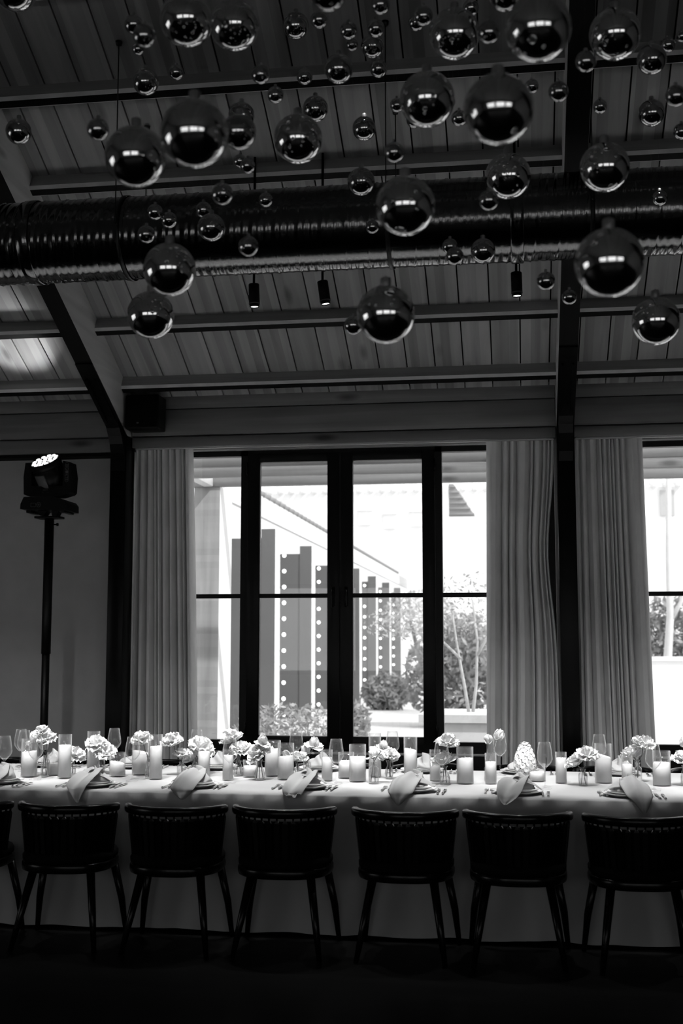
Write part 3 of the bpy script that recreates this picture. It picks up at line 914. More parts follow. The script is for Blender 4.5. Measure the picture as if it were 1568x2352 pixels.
def flower(kind, base_pts, c, d, label, seed):
    rnd = random.Random(seed)
    c = Vector(c); neck = Vector(base_pts[-1])
    ax = (c - neck); ax.z = max(ax.z, .02)
    ax = (ax.normalized() + Vector((rnd.uniform(-.25, .25), -.28 if kind != 'stock' else 0, .55))).normalized()
    t = thing('cut_flower', label, 'flower', base_pts[0], 0, 'white cut flowers in the table vases')
    o = Vector(base_pts[0])
    if kind == 'stock':
        up = Vector((.12, 0, 1)).normalized()
        m = MB(); m.tube([Vector((0, 0, 0)), neck - o, c - o - up * .05, c - o + up * .07], [.004, .004, .0035, .002], 6); m.build('stem', STEM, t)
        n = 74
        for k in range(n):
            zz = 1 - 2 * (k + .5) / n; rr = math.sqrt(1 - zz * zz); a = k * 2.39996
            wide = .062 * (1.0 - .35 * zz)
            p = c - o + Vector((wide * rr * math.cos(a), wide * rr * math.sin(a), zz * .092)) + up * zz * .01
            q = Vector((rr * math.cos(a), rr * math.sin(a), zz * .7 + .2)).to_track_quat('Z', 'Y').to_euler()
            put('floret', FLORET, t, p, q, d * .17)
        return
    bl = c - ax * d * .26
    m = MB()
    mid = neck + (bl - neck) * .5 + Vector((rnd.uniform(-.008, .008), 0, 0))
    m.tube([Vector((0, 0, 0)), neck - o, mid - o, bl - o + ax * d * .05], [.0022, .0023, .0023, .0035], 6)
    m.build('stem', STEM, t)
    Q = ax.to_track_quat('Z', 'Y').to_matrix()
    def ring(n, key, sc, tilt, ph, lift=0):
        for k in range(n):
            a = ph + 2 * math.pi * k / n + rnd.uniform(-.25, .25)
            e = Q @ Matrix.Rotation(a, 3, 'Z') @ Matrix.Rotation(-tilt + rnd.uniform(-.18, .18), 3, 'X')
            s = d * sc * rnd.uniform(.88, 1.12)
            put('petal', PET[key], t, bl - o + ax * lift * d, e.to_euler(), (s, s, s))
    if kind == 'rose':
        ring(5, 'flare', .60, .25, rnd.random()); ring(5, 'cup', .62, .10, rnd.random() + .6); ring(4, 'cup', .58, -.16, rnd.random(), .04); ring(3, 'cup', .48, -.34, rnd.random(), .08)
    elif kind == 'open':
        ring(6, 'ruffle', .72, .30, rnd.random()); ring(5, 'flare', .66, -.10, rnd.random(), .05); ring(4, 'ruffle', .60, -.42, rnd.random(), .08)
    else:
        ring(4, 'cup', .85, -.02, rnd.random()); ring(3, 'cup', .85, -.2, rnd.random(), .02)

VPROF = {
 'jar': [(.92, 0), (1, .04), (1, .66), (.9, .76), (.52, .82), (.48, .9), (.60, .94), (.60, 1)],
 'bottle': [(.9, 0), (1, .05), (.95, .45), (.7, .7), (.5, .82), (.5, .94), (.66, 1)],
 'pear': [(.8, 0), (1, .1), (1, .3), (.82, .5), (.5, .68), (.38, .82), (.42, .92), (.6, 1)],
 'facet': [(.62, 0), (.75, .04), (1, .28), (.85, .5), (.42, .72), (.5, .88), (.72, 1)],
}
VNAME = {'jar': 'square-shouldered glass jar vase', 'bottle': 'narrow glass bottle vase', 'pear': 'dimpled pear-shaped glass bud vase', 'facet': 'faceted waisted glass vase'}
FNAME = {'rose': 'round white rose', 'open': 'ruffled open white bloom', 'tulip': 'small white bud', 'stock': 'dense cone of white florets'}
VASES.sort(key=lambda c: c[1])
for i, (kind, x, y, r, h, fls) in enumerate(VASES):
    t = thing('bud_vase', '%s with white flowers, %s vase along %s' % (VNAME[kind], NTH[i], STAND), 'vase', (x, y, ZT), 0, 'small glass vases along the table')
    pr = [(0, 0)] + [(a * r, b * h) for a, b in VPROF[kind]]
    pr += [(max(a - .0022, .001), b) for a, b in reversed(pr[3:])] + [(max(pr[2][0] - .004, .001), .006), (0, .006)]
    m = MB()
    wob = (lambda a, z: 1 + .035 * math.sin(a * 9) * math.sin(z * 260)) if kind in ('pear', 'facet') else None
    m.lathe(pr, 36 if wob else 24, wob=wob)
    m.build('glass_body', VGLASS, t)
    m = MB(); wl = h * .45
    wp = [(0, .007)] + [(max(a * r - .003, .002), max(b * h, .007)) for a, b in VPROF[kind] if b < .5] + [(r * .6, wl), (0, wl)]
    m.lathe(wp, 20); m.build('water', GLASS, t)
    n = len(fls)
    for k, (fk, fx, fy, fz, fd) in enumerate(fls):
        off = (k - (n - 1) / 2)
        b0 = (x + off * r * .5 - (fx - x) * .15, y + .003 * off, ZT + .010)
        nk = (x + off * r * .18 + (fx - x) * .02, y, T + h)
        where = 'highest' if fz == max(q[3] for q in fls) else 'lowest' if fz == min(q[3] for q in fls) else 'middle'
        lab = '%s in the %s vase along %s' % (FNAME[fk], NTH[i], STAND)
        if n > 1: lab = '%s, %s in the %s vase %s' % (FNAME[fk], where if n < 4 or where != 'middle' else ('higher middle' if fz > .97 and k % 2 else 'lower middle'), NTH[i], STAND)
        flower(fk, [b0, nk], (fx, fy, fz), fd, lab, 100 + i * 10 + k)

# ---- wine glasses
def glass_mesh(h):
    k = h / .262
    o = [(0, 0), (.036, 0), (.037, .002), (.02, .005), (.006, .012), (.0038, .03), (.0036, .10), (.005, .112), (.014, .122), (.032, .140), (.043, .158), (.0455, .170), (.043, .20), (.037, .235), (.0325, .262)]
    inn = [(max(a - .0012, 0), b) for a, b in reversed(o[8:])] + [(0, .1225)]
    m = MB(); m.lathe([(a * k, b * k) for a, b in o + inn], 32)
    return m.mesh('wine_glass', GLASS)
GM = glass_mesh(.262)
for i, (x, y, h) in enumerate(sorted(GLASSES_ROOM)):
    tag(put('wine_glass', GM, None, (x, y, ZT)), 'clear tulip wine glass, chair-back side of the table, %s %s' % (ORD[i], STAND), 'wine glass', 'wine glasses')
GLASSES_WINDOW[0] = (-3.20, 7.55, .262); GLASSES_WINDOW[1] = (-3.27, 7.66, .262)
for i, (x, y, h) in enumerate(sorted(GLASSES_WINDOW)):
    tag(put('wine_glass', GM, None, (x, y, ZT)), 'clear tulip wine glass, window side of the table, %s %s' % (ORD[i], STAND), 'wine glass', 'wine glasses')

# ---- plates, napkins, cutlery
def plate_mesh(r):
    m = MB(); m.lathe([(0, .004), (r * .55, .004), (r * .6, 0), (r * .66, .002), (r * .9, .013), (r, .019), (r, .021), (r * .9, .016), (r * .68, .008), (0, .007)], 48)
    return m.mesh('plate', CHINA)
PL1, PL2 = plate_mesh(.140), plate_mesh(.115)
def napkin(label, x, y, tx=None, tz=None, seed=0):
    rnd = random.Random(seed)
    m = MB(); z0 = ZT + .028
    def bunch(u, v):
        a = 2 * math.pi * u; t = v * math.pi / 2
        k = 1 + .32 * noise.noise(Vector((math.cos(a) * 1.6, math.sin(a) * 1.6, v * 2 + seed))) + .13 * math.sin(a * 5 + v * 6 + seed)
        return (x + .088 * k * math.cos(t) * math.cos(a), y + .010 + .062 * k * math.cos(t) * math.sin(a), z0 + (.052 + .02 * math.sin(a * 2 + seed)) * math.sin(t) * (1 + .3 * math.sin(a * 3 + seed)))
    m.sheet(bunch, 40, 12)
    if tx is not None:
        P = [Vector((x + .02, y + .05, z0 + .03)), Vector((x + .01, y + .0, z0 + .062)), Vector((x + (tx - x) * .3, y - .08, z0 + .042)), Vector((x + (tx - x) * .55, TY0 + .0, ZT + .030)),
             Vector((x + (tx - x) * .75, TY0 - .028, ZT - .004)), Vector((tx, TY0 - .036, tz))]
        Wd = [.030, .060, .075, .068, .046, .003]
        def cr(t):
            k = min(int(t * 5), 4); f = t * 5 - k
            p0, p1, p2, p3 = P[max(k - 1, 0)], P[k], P[k + 1], P[min(k + 2, 5)]
            q = .5 * ((2 * p1) + (p2 - p0) * f + (2 * p0 - 5 * p1 + 4 * p2 - p3) * f * f + (-p0 + 3 * p1 - 3 * p2 + p3) * f ** 3)
            return q, Wd[k] * (1 - f) + Wd[k + 1] * f
        skew = rnd.uniform(-.035, .035)
        def tail(u, v):
            q, wd = cr(u); s = v * 2 - 1
            d = (cr(min(u + .02, 1))[0] - cr(max(u - .02, 0))[0]).normalized()
            side = Vector((1, 0, 0)); nn = side.cross(d).normalized()
            if nn.z < 0 and nn.y > 0: nn = -nn
            fold = .020 * math.cos(s * 2.3 + seed) * (1 - .5 * u) + .005 * math.sin(s * 5.5 + u * 5 + seed)
            return q + side * (s * wd + skew * math.sin(u * 3)) + nn * fold * (1 if u < .97 else 0) + Vector((0, -.006 if u > .55 else 0, 0))
        m.sheet(tail, 36, 14)
        sd_ = 1 if tx < x else -1
        for pts, w0 in (([(0, .0, .050), (.07 * sd_, -.015, .050), (.128 * sd_, -.03 - .02 * rnd.random(), .004)], .050),
                        ([(-.03 * sd_, .035, .02), (-.02 * sd_, .02, .092), (.035 * sd_, -.015, .060)], .040)):
            q0, q1, q2 = (Vector((x, y, z0)) + Vector(p) for p in pts)
            def corner(u, v, q0=q0, q1=q1, q2=q2, w0=w0):
                p = q0 * (1 - u) ** 2 + q1 * 2 * u * (1 - u) + q2 * u * u
                s = v * 2 - 1; wd = w0 * (1 - u * .92) + .004
                return p + Vector((.25 * s * wd, s * wd, .014 * math.cos(s * 3.5 + seed) * (1 - u) - .3 * wd * s * s))
            m.sheet(corner, 14, 10)
    o = m.build('linen_napkin', NAPKIN)
    md = o.modifiers.new('cloth thickness', 'SOLIDIFY'); md.thickness = .0015
    tag(o, label, 'napkin', 'linen napkins on the plates')
fk = MB()
fk.tube([(0, -.10, .004), (0, -.09, .005), (0, -.03, .005), (0, .02, .007), (0, .04, .006)], [.0055, .006, .0045, .0032, .004], 8)
fk.rbox(-.011, .011, .038, .060, .004, .0065, b=.001, seg=1)
for s in (-1.5, -.5, .5, 1.5): fk.tube([(s * .0062, .058, .005), (s * .0062, .085, .006), (s * .0058, .104, .009)], [.0019, .0017, .0008], 6)
FORK = fk.mesh('fork', SILVER)
kn = MB()
kn.tube([(0, -.11, .005), (0, -.10, .006), (0, -.05, .006), (0, .0, .006)], [.005, .0065, .0055, .0045], 8)
kn.rbox(-.0085, .0085, .0, .105, .004, .006, b=.0009, seg=1)
KNIFE = kn.mesh('knife', SILVER)
KIND = ['front']
CH = 'on the chair-back side'
for i, (x, y, tx, tz) in enumerate(PLATES_ROOM):
    y = max(y, TY0 + .165)
    tag(put('charger_plate', PL1, None, (x, y, ZT)), 'wide white charger plate, %s setting along %s, chair-back side' % (ORD[i], STAND), 'plate', 'place setting plates')
    tag(put('dinner_plate', PL2, None, (x, y, ZT + .0085)), 'smaller white plate stacked on the %s charger %s, chair-back side' % (ORD[i], STAND), 'plate', 'place setting plates')
    napkin('napkin with a pointed tail hanging over the table edge, %s %s' % (ORD[i], STAND), x, y, tx, tz, i * 3 + 1)
    for s in (-1, 1):
        fx, fy = FORKS[i]; kx, ky = KNIVES[i]
        tag(put('fork', FORK, None, (fx + s * .017, max(fy - .01, TY0 + .11), ZT), (0, 0, R(1.5 * s))), '%s steel fork by the %s plate %s, chair-back side' % ('inner' if s > 0 else 'outer', ORD[i], STAND), 'fork', 'forks')
        tag(put('knife', KNIFE, None, (kx + s * .016, max(ky - .01, TY0 + .12), ZT), (0, 0, R(-1.2 * s))), '%s steel knife by the %s plate %s, chair-back side' % ('inner' if s < 0 else 'outer', ORD[i], STAND), 'knife', 'knives')
REAR = [-3.76, -3.15, -2.58, -2.00, -1.31, -.64, .0, .60, 1.22]
for i, x in enumerate(REAR):
    y = 7.90
    tag(put('charger_plate', PL1, None, (x, y, ZT)), 'wide white charger plate, %s setting along %s, window side' % (ORD[i], STAND), 'plate', 'place setting plates')
    tag(put('dinner_plate', PL2, None, (x, y, ZT + .0085)), 'smaller white plate stacked on the %s charger %s, window side' % (ORD[i], STAND), 'plate', 'place setting plates')
    napkin('napkin folded in a low mound, window side, %s along %s' % (ORD[i], STAND), x, y, None, None, 40 + i)
    for s in (-1, 1):
        tag(put('fork', FORK, None, (x + .20 + s * .016, y, ZT), (0, 0, math.pi)), '%s steel fork by the %s plate %s, window side' % ('inner' if s < 0 else 'outer', ORD[i], STAND), 'fork', 'forks')
        tag(put('knife', KNIFE, None, (x - .19 + s * .016, y, ZT), (0, 0, math.pi)), '%s steel knife by the %s plate %s, window side' % ('inner' if s > 0 else 'outer', ORD[i], STAND), 'knife', 'knives')

# ================================================================ CHAIRS
def make_chair():
    c = put('spindle_chair', None)
    NS = 19; A0 = R(86)
    def arc(a, b, ang, z, cy=.0): return Vector((a * math.sin(ang), cy - b * math.cos(ang), z))
    # top rail
    m = MB()
    def rail(u, v):
        ang = -A0 + 2 * A0 * u
        p = arc(.265, .245, ang, .712); n = Vector((math.sin(ang), -math.cos(ang), 0)); w = 2 * math.pi * v
        e = 1 - .55 * max(0, abs(u - .5) - .47) / .03
        return p + n * (.021 * math.copysign(abs(math.cos(w)) ** .7, math.cos(w))) * e + Vector((0, 0, .023 * math.copysign(abs(math.sin(w)) ** .7, math.sin(w)) * e + .004 * math.cos(ang)))
    m.sheet(rail, 48, 14); m.build('top_rail', CHAIRW, c)
    # back shell behind the spindles
    m = MB()
    def shell(u, v):
        ang = -A0 * .97 + 2 * A0 * .97 * u; z = .41 + v * (.676 - .41); k = (z - .4) / .3
        return arc(.222 + .028 * k, .200 + .026 * k, ang, z)
    m.sheet(shell, 36, 4)
    o = m.build('back_pad', CHAIRF, c); md = o.modifiers.new('pad', 'SOLIDIFY'); md.thickness = .012
    # spindles: flat staves with narrow tenons into the rail
    st = MB(); hw = .0125
    v = []
    for z, wd, th in ((0, hw, .006), (.88, hw * 1.1, .006), (.93, hw * .35, .004), (1, hw * .35, .004)):
        v += [(-wd, -th, z), (wd, -th, z), (wd, th, z), (-wd, th, z)]
    f = [(3, 2, 1, 0), (12, 13, 14, 15)]
    for i in range(3): f += [(i * 4 + j, i * 4 + (j + 1) % 4, i * 4 + 4 + (j + 1) % 4, i * 4 + 4 + j) for j in range(4)]
    st.add(v, f); stm = st.mesh('spindle', CHAIRW)
    for i in range(NS):
        ang = -A0 * .95 + 2 * A0 * .95 * i / (NS - 1)
        b = arc(.232, .214, ang, .425); t = arc(.263, .243, ang, .700)
        d = t - b; L = d.length; z = d.normalized(); x = Vector((math.cos(ang), math.sin(ang), 0)); y = z.cross(x).normalized(); x = y.cross(z)
        Mx = Matrix((x, y, z)).transposed()
        put('spindle', stm, c, b, Mx.to_euler(), (1, 1, L))
    # seat frame and cushion
    def outline(ang, k):
        s, cc = math.sin(ang), -math.cos(ang)
        y = .238 * math.copysign(abs(cc) ** .85, cc)
        return Vector(((.246 + .05 * max(0, y) ) * math.copysign(abs(s) ** .8, s) * k, y * k, 0))
    def ringsolid(levels, name, mt):
        m = MB(); n = 40; v = []; f = []
        for k, z in levels: v += [outline(2 * math.pi * i / n, k) + Vector((0, 0, z)) for i in range(n)]
        for a in range(len(levels) - 1): f += [(a * n + i, a * n + (i + 1) % n, (a + 1) * n + (i + 1) % n, (a + 1) * n + i) for i in range(n)]
        f.append(tuple(range(n))[::-1]); f.append(tuple((len(levels) - 1) * n + i for i in range(n)))
        m.add(v, f, 0, True); m.build(name, mt, c)
    ringsolid([(.93, .385), (.985, .392), (1.0, .405), (1.0, .425), (.98, .435)], 'seat_frame', CHAIRW)
    ringsolid([(.93, .436), (.985, .445), (.99, .465), (.95, .482), (.6, .488)], 'seat', CHAIRF)
    for sx in (-1, 1):
        m = MB(); m.tube([(sx * .155, -.13, .39), (sx * .19, -.195, .19), (sx * .222, -.255, .002)], [.023, .0195, .0125], 12); m.build('leg', CHAIRW, c)
        m = MB(); m.tube([(sx * .195, .15, .39), (sx * .232, .185, .19), (sx * .252, .212, .002)], [.023, .0195, .0125], 12); m.build('leg', CHAIRW, c)
    return c
proto = make_chair()
FRONTCH = [(-3.00, 6.36, 2), (-2.41, 6.375, 2), (-1.815, 6.375, 1), (-1.235, 6.39, 0), (-.600, 6.385, -2), (-.028, 6.385, 0), (.567, 6.36, 4), (1.2, 6.38, 0)]
for i, (x, y, a) in enumerate(FRONTCH):
    o = proto if i == 0 else copy_tree(proto)
    o.location = (x, y - .03, 0); o.rotation_euler = (0, 0, R(a))
    tag(o, 'black spindle-back chair with its back to the room, %s along %s' % (ORD[i], STAND), 'chair', 'chairs on the room side of the table')
for i, x in enumerate(REAR):
    o = copy_tree(proto)
    o.location = (x + .02, 8.40, 0); o.rotation_euler = (0, 0, math.pi + R((-4, 3, -2, 5, 0, -3, 2, 4, 0)[i]))
    tag(o, 'black spindle-back chair on the window side of the table, %s along %s' % (ORD[i], STAND), 'chair', 'chairs on the window side of the table')

# ================================================================ DUCT
DY, DZ, DR = 6.47, 3.90, .234
du = thing('spiral_duct', 'large galvanised spiral ventilation duct hung under the sloping timber roof', 'duct', (0, DY, DZ))
m = MB(); X0, X1 = -6.4, 4.6; nx = 1700; ns = 40
v = []; f = []
for i in range(nx + 1):
    x = X0 + (X1 - X0) * i / nx
    for j in range(ns):
        a = 2 * math.pi * j / ns
        ph = (x / .128 + j / ns) % 1.0
        r = DR + .0012 * math.sin(2 * math.pi * ph * 3) + .005 * math.exp(-((ph - .5) / .035) ** 2)
        v.append((x, r * math.cos(a), r * math.sin(a)))
for i in range(nx):
    for j in range(ns): f.append((i * ns + j, i * ns + (j + 1) % ns, (i + 1) * ns + (j + 1) % ns, (i + 1) * ns + j))
m.add(v, f, 0, True); m.build('duct_shell', GALV, du)
for x in (-2.75, .02, 3.2):
    m = MB(); m.lathe([(DR + .004, -.035), (DR + .009, -.03), (DR + .009, .03), (DR + .004, .035)], 40, M=Matrix.Translation((x, 0, 0)) @ Matrix.Rotation(math.pi / 2, 4, 'Y')); m.build('coupling', GALV, du)
for x in (-5.2, -3.7, -2.185, -.675, .415, 1.9, 3.4):
    for s in (-1, 1):
        y = s * (DR + .035)
        m = MB(); zt = roofz(DY + y) - DZ
        m.tube([(x, y, -.01), (x, y, zt)], .0035, 6); m.lathe([(.0, zt - .03), (.016, zt - .026), (.02, zt - .004), (0, zt)], 10, M=Matrix.Translation((x, y, 0)))
        m.build('hanger_wire', WIRE, du)
    m = MB(); m.lathe([(DR + .006, -.012), (DR + .0085, -.012), (DR + .0085, .012), (DR + .006, .012)], 40, M=Matrix.Translation((x, 0, 0)) @ Matrix.Rotation(math.pi / 2, 4, 'Y'))
    m.tube([(x, -DR - .035, 0), (x, -DR - .005, 0)], .004, 6); m.tube([(x, DR + .035, 0), (x, DR + .005, 0)], .004, 6)
    m.build('strap', WIRE, du)

# ================================================================ TRACK SPOTS
def spot(label, x, y, z, tilt, aim, power=1.0):
    t = thing('track_spotlight', label, 'spotlight', (x, y, z), 0, 'cylinder spotlights on rods')
    Mx = Matrix.Rotation(tilt, 4, 'Y')
    m = MB(); m.lathe([(0, .145), (.031, .145), (.033, .142), (.033, .022), (.030, .020), (.030, .003), (.026, 0), (.025, .010), (0, .012)], 24, M=Mx); m.build('housing', LAMPB, t)
    m = MB(); m.lathe([(.0335, .018), (.0345, .020), (.0345, .024), (.0335, .026)], 24, M=Mx); m.build('trim_ring', LAMPG, t)
    m = MB(); m.lathe([(0, .006), (.024, .006), (.024, .0095), (0, .0095)], 20, M=Mx); m.build('lens', SPOTGLOW, t)
    top = Mx @ Vector((0, 0, .145))
    m = MB(); m.tube([top, top + Vector((0, 0, roofz(y) - z - .145))], .008, 8); m.build('rod', LAMPB, t)
    l = bpy.data.lights.new('spotlight_lamp', 'SPOT'); l.energy = SPOT_POWER * power; l.spot_size = R(84); l.spot_blend = 1.0; l.shadow_soft_size = .04
    lo = bpy.data.objects.new('spotlight_lamp', l); COL.objects.link(lo); lo.parent = t
    lo.location = Mx @ Vector((0, 0, -.012))
    lo.rotation_euler = (Vector(aim) - Vector((x, y, z))).to_track_quat('-Z', 'Y').to_euler()
for i, (x, tl) in enumerate(((-4.6, 0), (-3.55, 0), (-1.57, R(-2)), (-1.13, R(-8)), (.015, R(-1)), (1.45, 0), (2.6, 0))):  # outermost pairs are unseen, added to brighten the table
    spot('black cylinder spotlight on a thin rod over the table, %s along %s' % (ORD[i], STAND), x, 7.0, 3.617, tl, (x, 7.55, .75))

# unseen row of narrow-beam spots, added by the ridge to brighten candles and table
def added_spot(label, x):
    y, z = 4.6, 5.40
    t = thing('added_spotlight', label, 'spotlight', (x, y, z), 0, 'added spotlights near the ridge')
    aim = (Vector((x, 7.55, .92)) - Vector((x, y, z))).normalized()
    Mx = aim.to_track_quat('-Z', 'Y').to_matrix().to_4x4()
    m = MB(); m.lathe([(0, .15), (.04, .15), (.043, .146), (.043, 0), (.037, -.002), (.036, .012), (0, .013)], 24, M=Mx); m.build('housing', LAMPB, t)
    m = MB(); m.lathe([(0, .008), (.034, .008), (.034, .011), (0, .011)], 20, M=Mx); m.build('lens', SPOTGLOW, t)
    m = MB(); m.tube([Mx @ Vector((0, 0, .1)), Vector((0, 0, roofz(y) - z))], .008, 8); m.build('rod', LAMPB, t)
    l = bpy.data.lights.new('added_lamp', 'SPOT'); l.energy = ADDED_POWER; l.spot_size = R(21); l.spot_blend = .5; l.shadow_soft_size = .035
    lo = bpy.data.objects.new('added_lamp', l); COL.objects.link(lo); lo.parent = t
    lo.location = aim * .012; lo.rotation_euler = aim.to_track_quat('-Z', 'Y').to_euler()
for i, x in enumerate((-4.3, -3.35, -2.4, -1.45, -.5, .45, 1.4, 2.35)):
    added_spot('unseen narrow-beam spotlight added near the roof ridge, %s along %s end' % (ORD[i], STAND), x)

# ================================================================ MOVING HEAD LAMP ON ITS STAND
LX, LY = -3.578, 8.8
t = thing('lighting_stand', 'black lighting stand pole beside the grey plaster wall', 'stand', (LX, LY, 0))
m = MB(); m.tube([(0, 0, .05), (0, 0, 1.5)], .030, 16); m.tube([(0, 0, 1.5), (0, 0, 2.535)], .036, 16); m.build('pole', LAMPB, t)
m = MB(); m.rbox(-.10, .10, -.06, .06, 2.535, 2.552, b=.004); m.build('top_plate', LAMPB, t)
m = MB(); m.tube([(.036, 0, 2.49), (.065, 0, 2.49)], .006, 8); m.lathe([(0, 0), (.012, 0), (.012, .012), (0, .012)], 10, M=Matrix.Translation((.06, 0, 2.49)) @ Matrix.Rotation(math.pi / 2, 4, 'Y')); m.build('knob', LAMPB, t)
for k in range(3):
    a = 2 * math.pi * k / 3 + .5
    m = MB(); m.tube([(.03 * math.cos(a), .03 * math.sin(a), .42), (.36 * math.cos(a), .36 * math.sin(a), .012)], .012, 8); m.build('leg', LAMPB, t)
    m = MB(); m.tube([(.03 * math.cos(a), .03 * math.sin(a), .12), (.22 * math.cos(a), .22 * math.sin(a), .17)], .008, 8); m.build('brace', LAMPB, t)
h = thing('moving_head_light', 'black moving head stage light with a lit honeycomb lens face on the stand', 'stage light', (LX, LY, 2.555))
RY = Matrix.Rotation(math.pi / 2, 4, 'Z')
def front_prism(poly, y0, y1):
    mm = MB(); mm.prism([(-x, z) for x, z in poly], y0, y1, M=Matrix(((0, -1, 0, 0), (1, 0, 0, 0), (0, 0, 1, 0), (0, 0, 0, 1)))); return mm
b = front_prism([(-.185, .045), (-.183, .085), (-.158, .138), (.08, .138), (.162, .112), (.185, .085), (.186, .032), (-.15, .040)], -.13, .13)
for sx in (-.13, .14): b.rbox(sx - .02, sx + .02, -.1, .1, .018, .045, b=.006)
b.build('base', LAMPB, h)
cl = front_prism([(-.085, .04), (-.06, .002), (-.03, .0), (-.005, .04)], -.04, .04); cl2 = front_prism([(.03, .04), (.035, .0), (.07, .002), (.09, .04)], -.04, .04)
cl.add(cl2.v, cl2.f); cl.build('clamp', LAMPB, h)
yk = front_prism([(-.185, .165), (-.19, .30), (-.178, .41), (-.125, .41), (-.125, .225), (.125, .225), (.125, .42), (.178, .41), (.196, .30), (.19, .18), (.175, .165), (.10, .145), (-.14, .148)], -.07, .07)
yk.build('yoke', LAMPB, h)
ax = Vector((-.19, -.53, .82)).normalized()
Q = ax.to_track_quat('Z', 'Y').to_matrix().to_4x4()
HM = Matrix.Translation((.0, 0, .325)) @ Q
m = MB(); m.lathe([(0, -.13), (.07, -.13), (.105, -.09), (.118, -.02), (.118, .06), (.114, .065), (.116, .07), (.120, .075), (.120, .125), (.112, .126), (.110, .118), (0, .118)], 40, M=HM); m.build('lamp_head', LAMPB, h)
m = MB(); m.rbox(-.045, .045, -.124, -.112, -.06, .05, b=.004, M=HM); m.build('head_panel', LAMPG, h)
lm = MB(); lm.lathe([(0, .006), (.015, .005), (.0185, 0), (.0185, -.004), (0, -.004)], 6, smooth=False); led_mesh = lm.mesh('led_lens', LED)
cells = [(0, 0)] + [(.047 * math.cos(k * math.pi / 3), .047 * math.sin(k * math.pi / 3)) for k in range(6)] + [(.0885 * math.cos(k * math.pi / 6 + .26), .0885 * math.sin(k * math.pi / 6 + .26)) for k in range(12)]
for cx_, cy_ in cells:
    put('led_lens', led_mesh, h, HM @ Vector((cx_, cy_, .123)), (HM.to_3x3()).to_euler())
def lettering(txt, size, loc, rot, parent, mt):
    cu = bpy.data.curves.new('lettering', 'FONT'); cu.body = txt; cu.size = size; cu.extrude = .0006; cu.align_x = 'CENTER'; cu.align_y = 'CENTER'
    tmp = bpy.data.objects.new('lettering_tmp', cu)
    me = bpy.data.meshes.new_from_object(tmp)
    bpy.data.objects.remove(tmp); bpy.data.curves.remove(cu)
    me.materials.clear(); me.materials.append(mt)
    return put('lettering', me, parent, loc, rot)
lettering('BIG\u25cfKTE', .030, (.158, -.0715, .33), (R(90), R(90), 0), h, LAMPG)
lettering('RENT', .016, (-.01, -.0715, .195), (R(90), 0, 0), h, LAMPG)
lettering('A       e', .016, (-.01, -.0715, .178), (R(90), 0, 0), h, LAMPG)
m = MB()
pts = [(.158 + .013 * math.cos(a) , -.071, .33 + (.062 if math.sin(a) > 0 else -.062) + .013 * math.sin(a)) for a in [2 * math.pi * k / 24 for k in range(25)]]
m.tube(pts, .0012, 5, cap=False); m.build('nameplate_outline', LAMPG, h)
m = MB(); m.box(-.10, -.06, -.1312, -.130, .06, .062); m.box(-.10, -.06, -.1312, -.13, .088, .09); m.box(-.10, -.098, -.1312, -.13, .06, .09); m.box(-.062, -.06, -.1312, -.13, .06, .09); m.build('display', LAMPG, h)
m = MB(); m.tube([(-.037 + .018 * math.cos(a), -.131, .076 + .018 * math.sin(a)) for a in [2 * math.pi * k / 20 for k in range(21)]], .0012, 5, cap=False)
for k in range(6): m.tube([(-.037, -.131, .076), (-.037 + .018 * math.cos(k * math.pi / 3), -.131, .076 + .018 * math.sin(k * math.pi / 3))], .0011, 4)
m.build('control_dial', LAMPG, h)
l = bpy.data.lights.new('stage_lamp', 'SPOT'); l.energy = 60; l.spot_size = R(52); l.spot_blend = .7; l.shadow_soft_size = .08
lo = bpy.data.objects.new('stage_lamp', l); COL.objects.link(lo); lo.parent = h
lo.location = HM @ Vector((0, 0, .14)); lo.rotation_euler = Vector((-.20, -.30, .93)).to_track_quat('-Z', 'Y').to_euler()

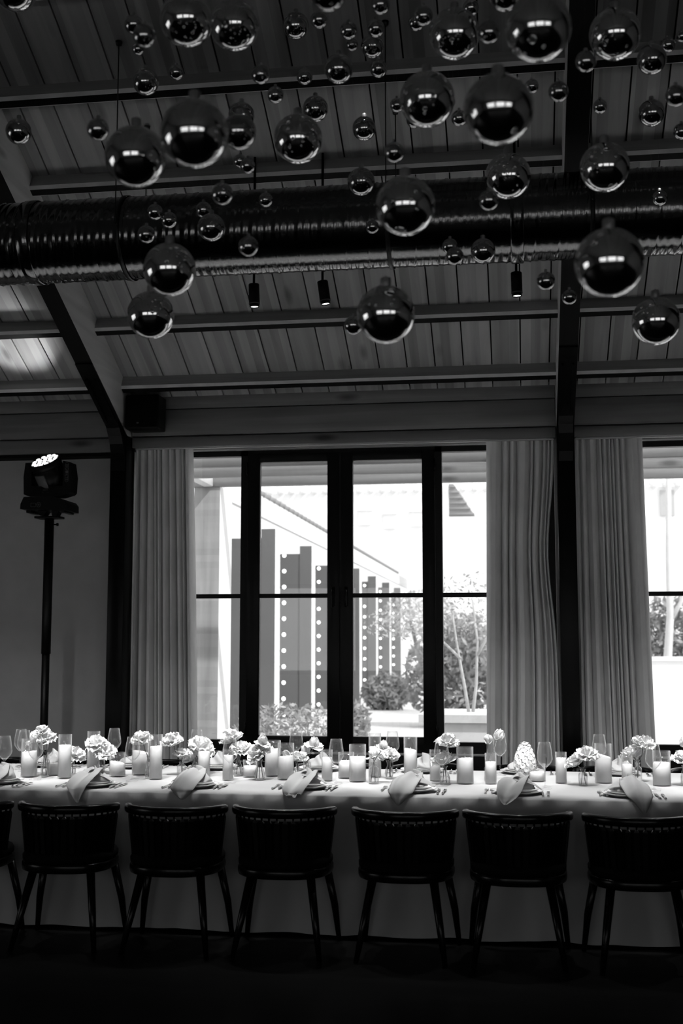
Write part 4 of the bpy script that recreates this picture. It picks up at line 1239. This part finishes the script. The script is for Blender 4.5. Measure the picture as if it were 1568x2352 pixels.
# loudspeaker on the eave board
sp_ = thing('wall_loudspeaker', 'black box loudspeaker fixed high on the eave board beside the column', 'loudspeaker', (-2.885, 9.0, 3.24))
m = MB(); m.rbox(-.135, .135, -.11, .09, 0, .27, b=.012); m.build('cabinet', LAMPB, sp_)
m = MB(); m.rbox(-.125, .125, -.116, -.108, .01, .26, b=.006); m.build('grille', CHAIRF, sp_)
m = MB(); m.rbox(-.03, .03, .08, .115, .08, .2, b=.004); m.build('bracket', LAMPB, sp_)
lettering('LS', .016, (-.03, -.1165, .045), (R(90), 0, 0), sp_, PRINT)

# ================================================================ GLASS BAUBLES
sm = MB(); sm.sphere((0, 0, 0), 1, 40, 24)
ball_c = sm.mesh('glass_bauble', MIRROR); ball_d = sm.mesh('glass_bauble', MIRRORD)
cm = MB(); cm.lathe([(.17, .95), (.18, .98), (.18, 1.26), (.165, 1.29), (0, 1.30)], 20); cm.tube([(0, 0, 1.29), (0, 0, 1.36)], .03, 6)
cap_m = cm.mesh('cap', CAPM)
tm_ = MB(); tm_.tube([(0, 0, 0), (0, 0, 1)], 1, 5); thread_m = tm_.mesh('thread', THREAD)
zsort = sorted(b[2] for b in BAUBLES)
zlo, zhi = zsort[len(zsort) // 3], zsort[2 * len(zsort) // 3]
order = {}
for k, lo_, hi_ in (('large', .08, 9), ('medium', .045, .08)):
    for i, q in enumerate(sorted((b for b in BAUBLES if lo_ < b[3] <= hi_), key=lambda b: b[2])): order[q] = (k, i)
for bb in BAUBLES:
    x, y, z, r = bb
    lv = 'hung low' if z < zlo else 'hung high' if z > zhi else 'hung midway'
    if bb in order:
        k, i = order[bb]
        lab = ('large silvery mirrored glass bauble, %s of the large ones' if k == 'large' else 'medium dark mirrored glass bauble, %s of the medium ones') % ('lowest' if i == 0 else NTH[i] + ' lowest')
    else:
        lab = 'small dark mirrored glass bauble %s in the hanging cluster' % lv
    o = put('glass_bauble', ball_c if r > .08 else ball_d, None, (x, y, z), None, r)
    tag(o, lab, 'bauble', 'glass baubles hanging under the roof')
    put('cap', cap_m, o)
    L = roofz(max(y, YR)) - (z + 1.35 * r)
    put('thread', thread_m, o, (0, 0, 1.35), None, (.0003 / r, .0003 / r, L / r))
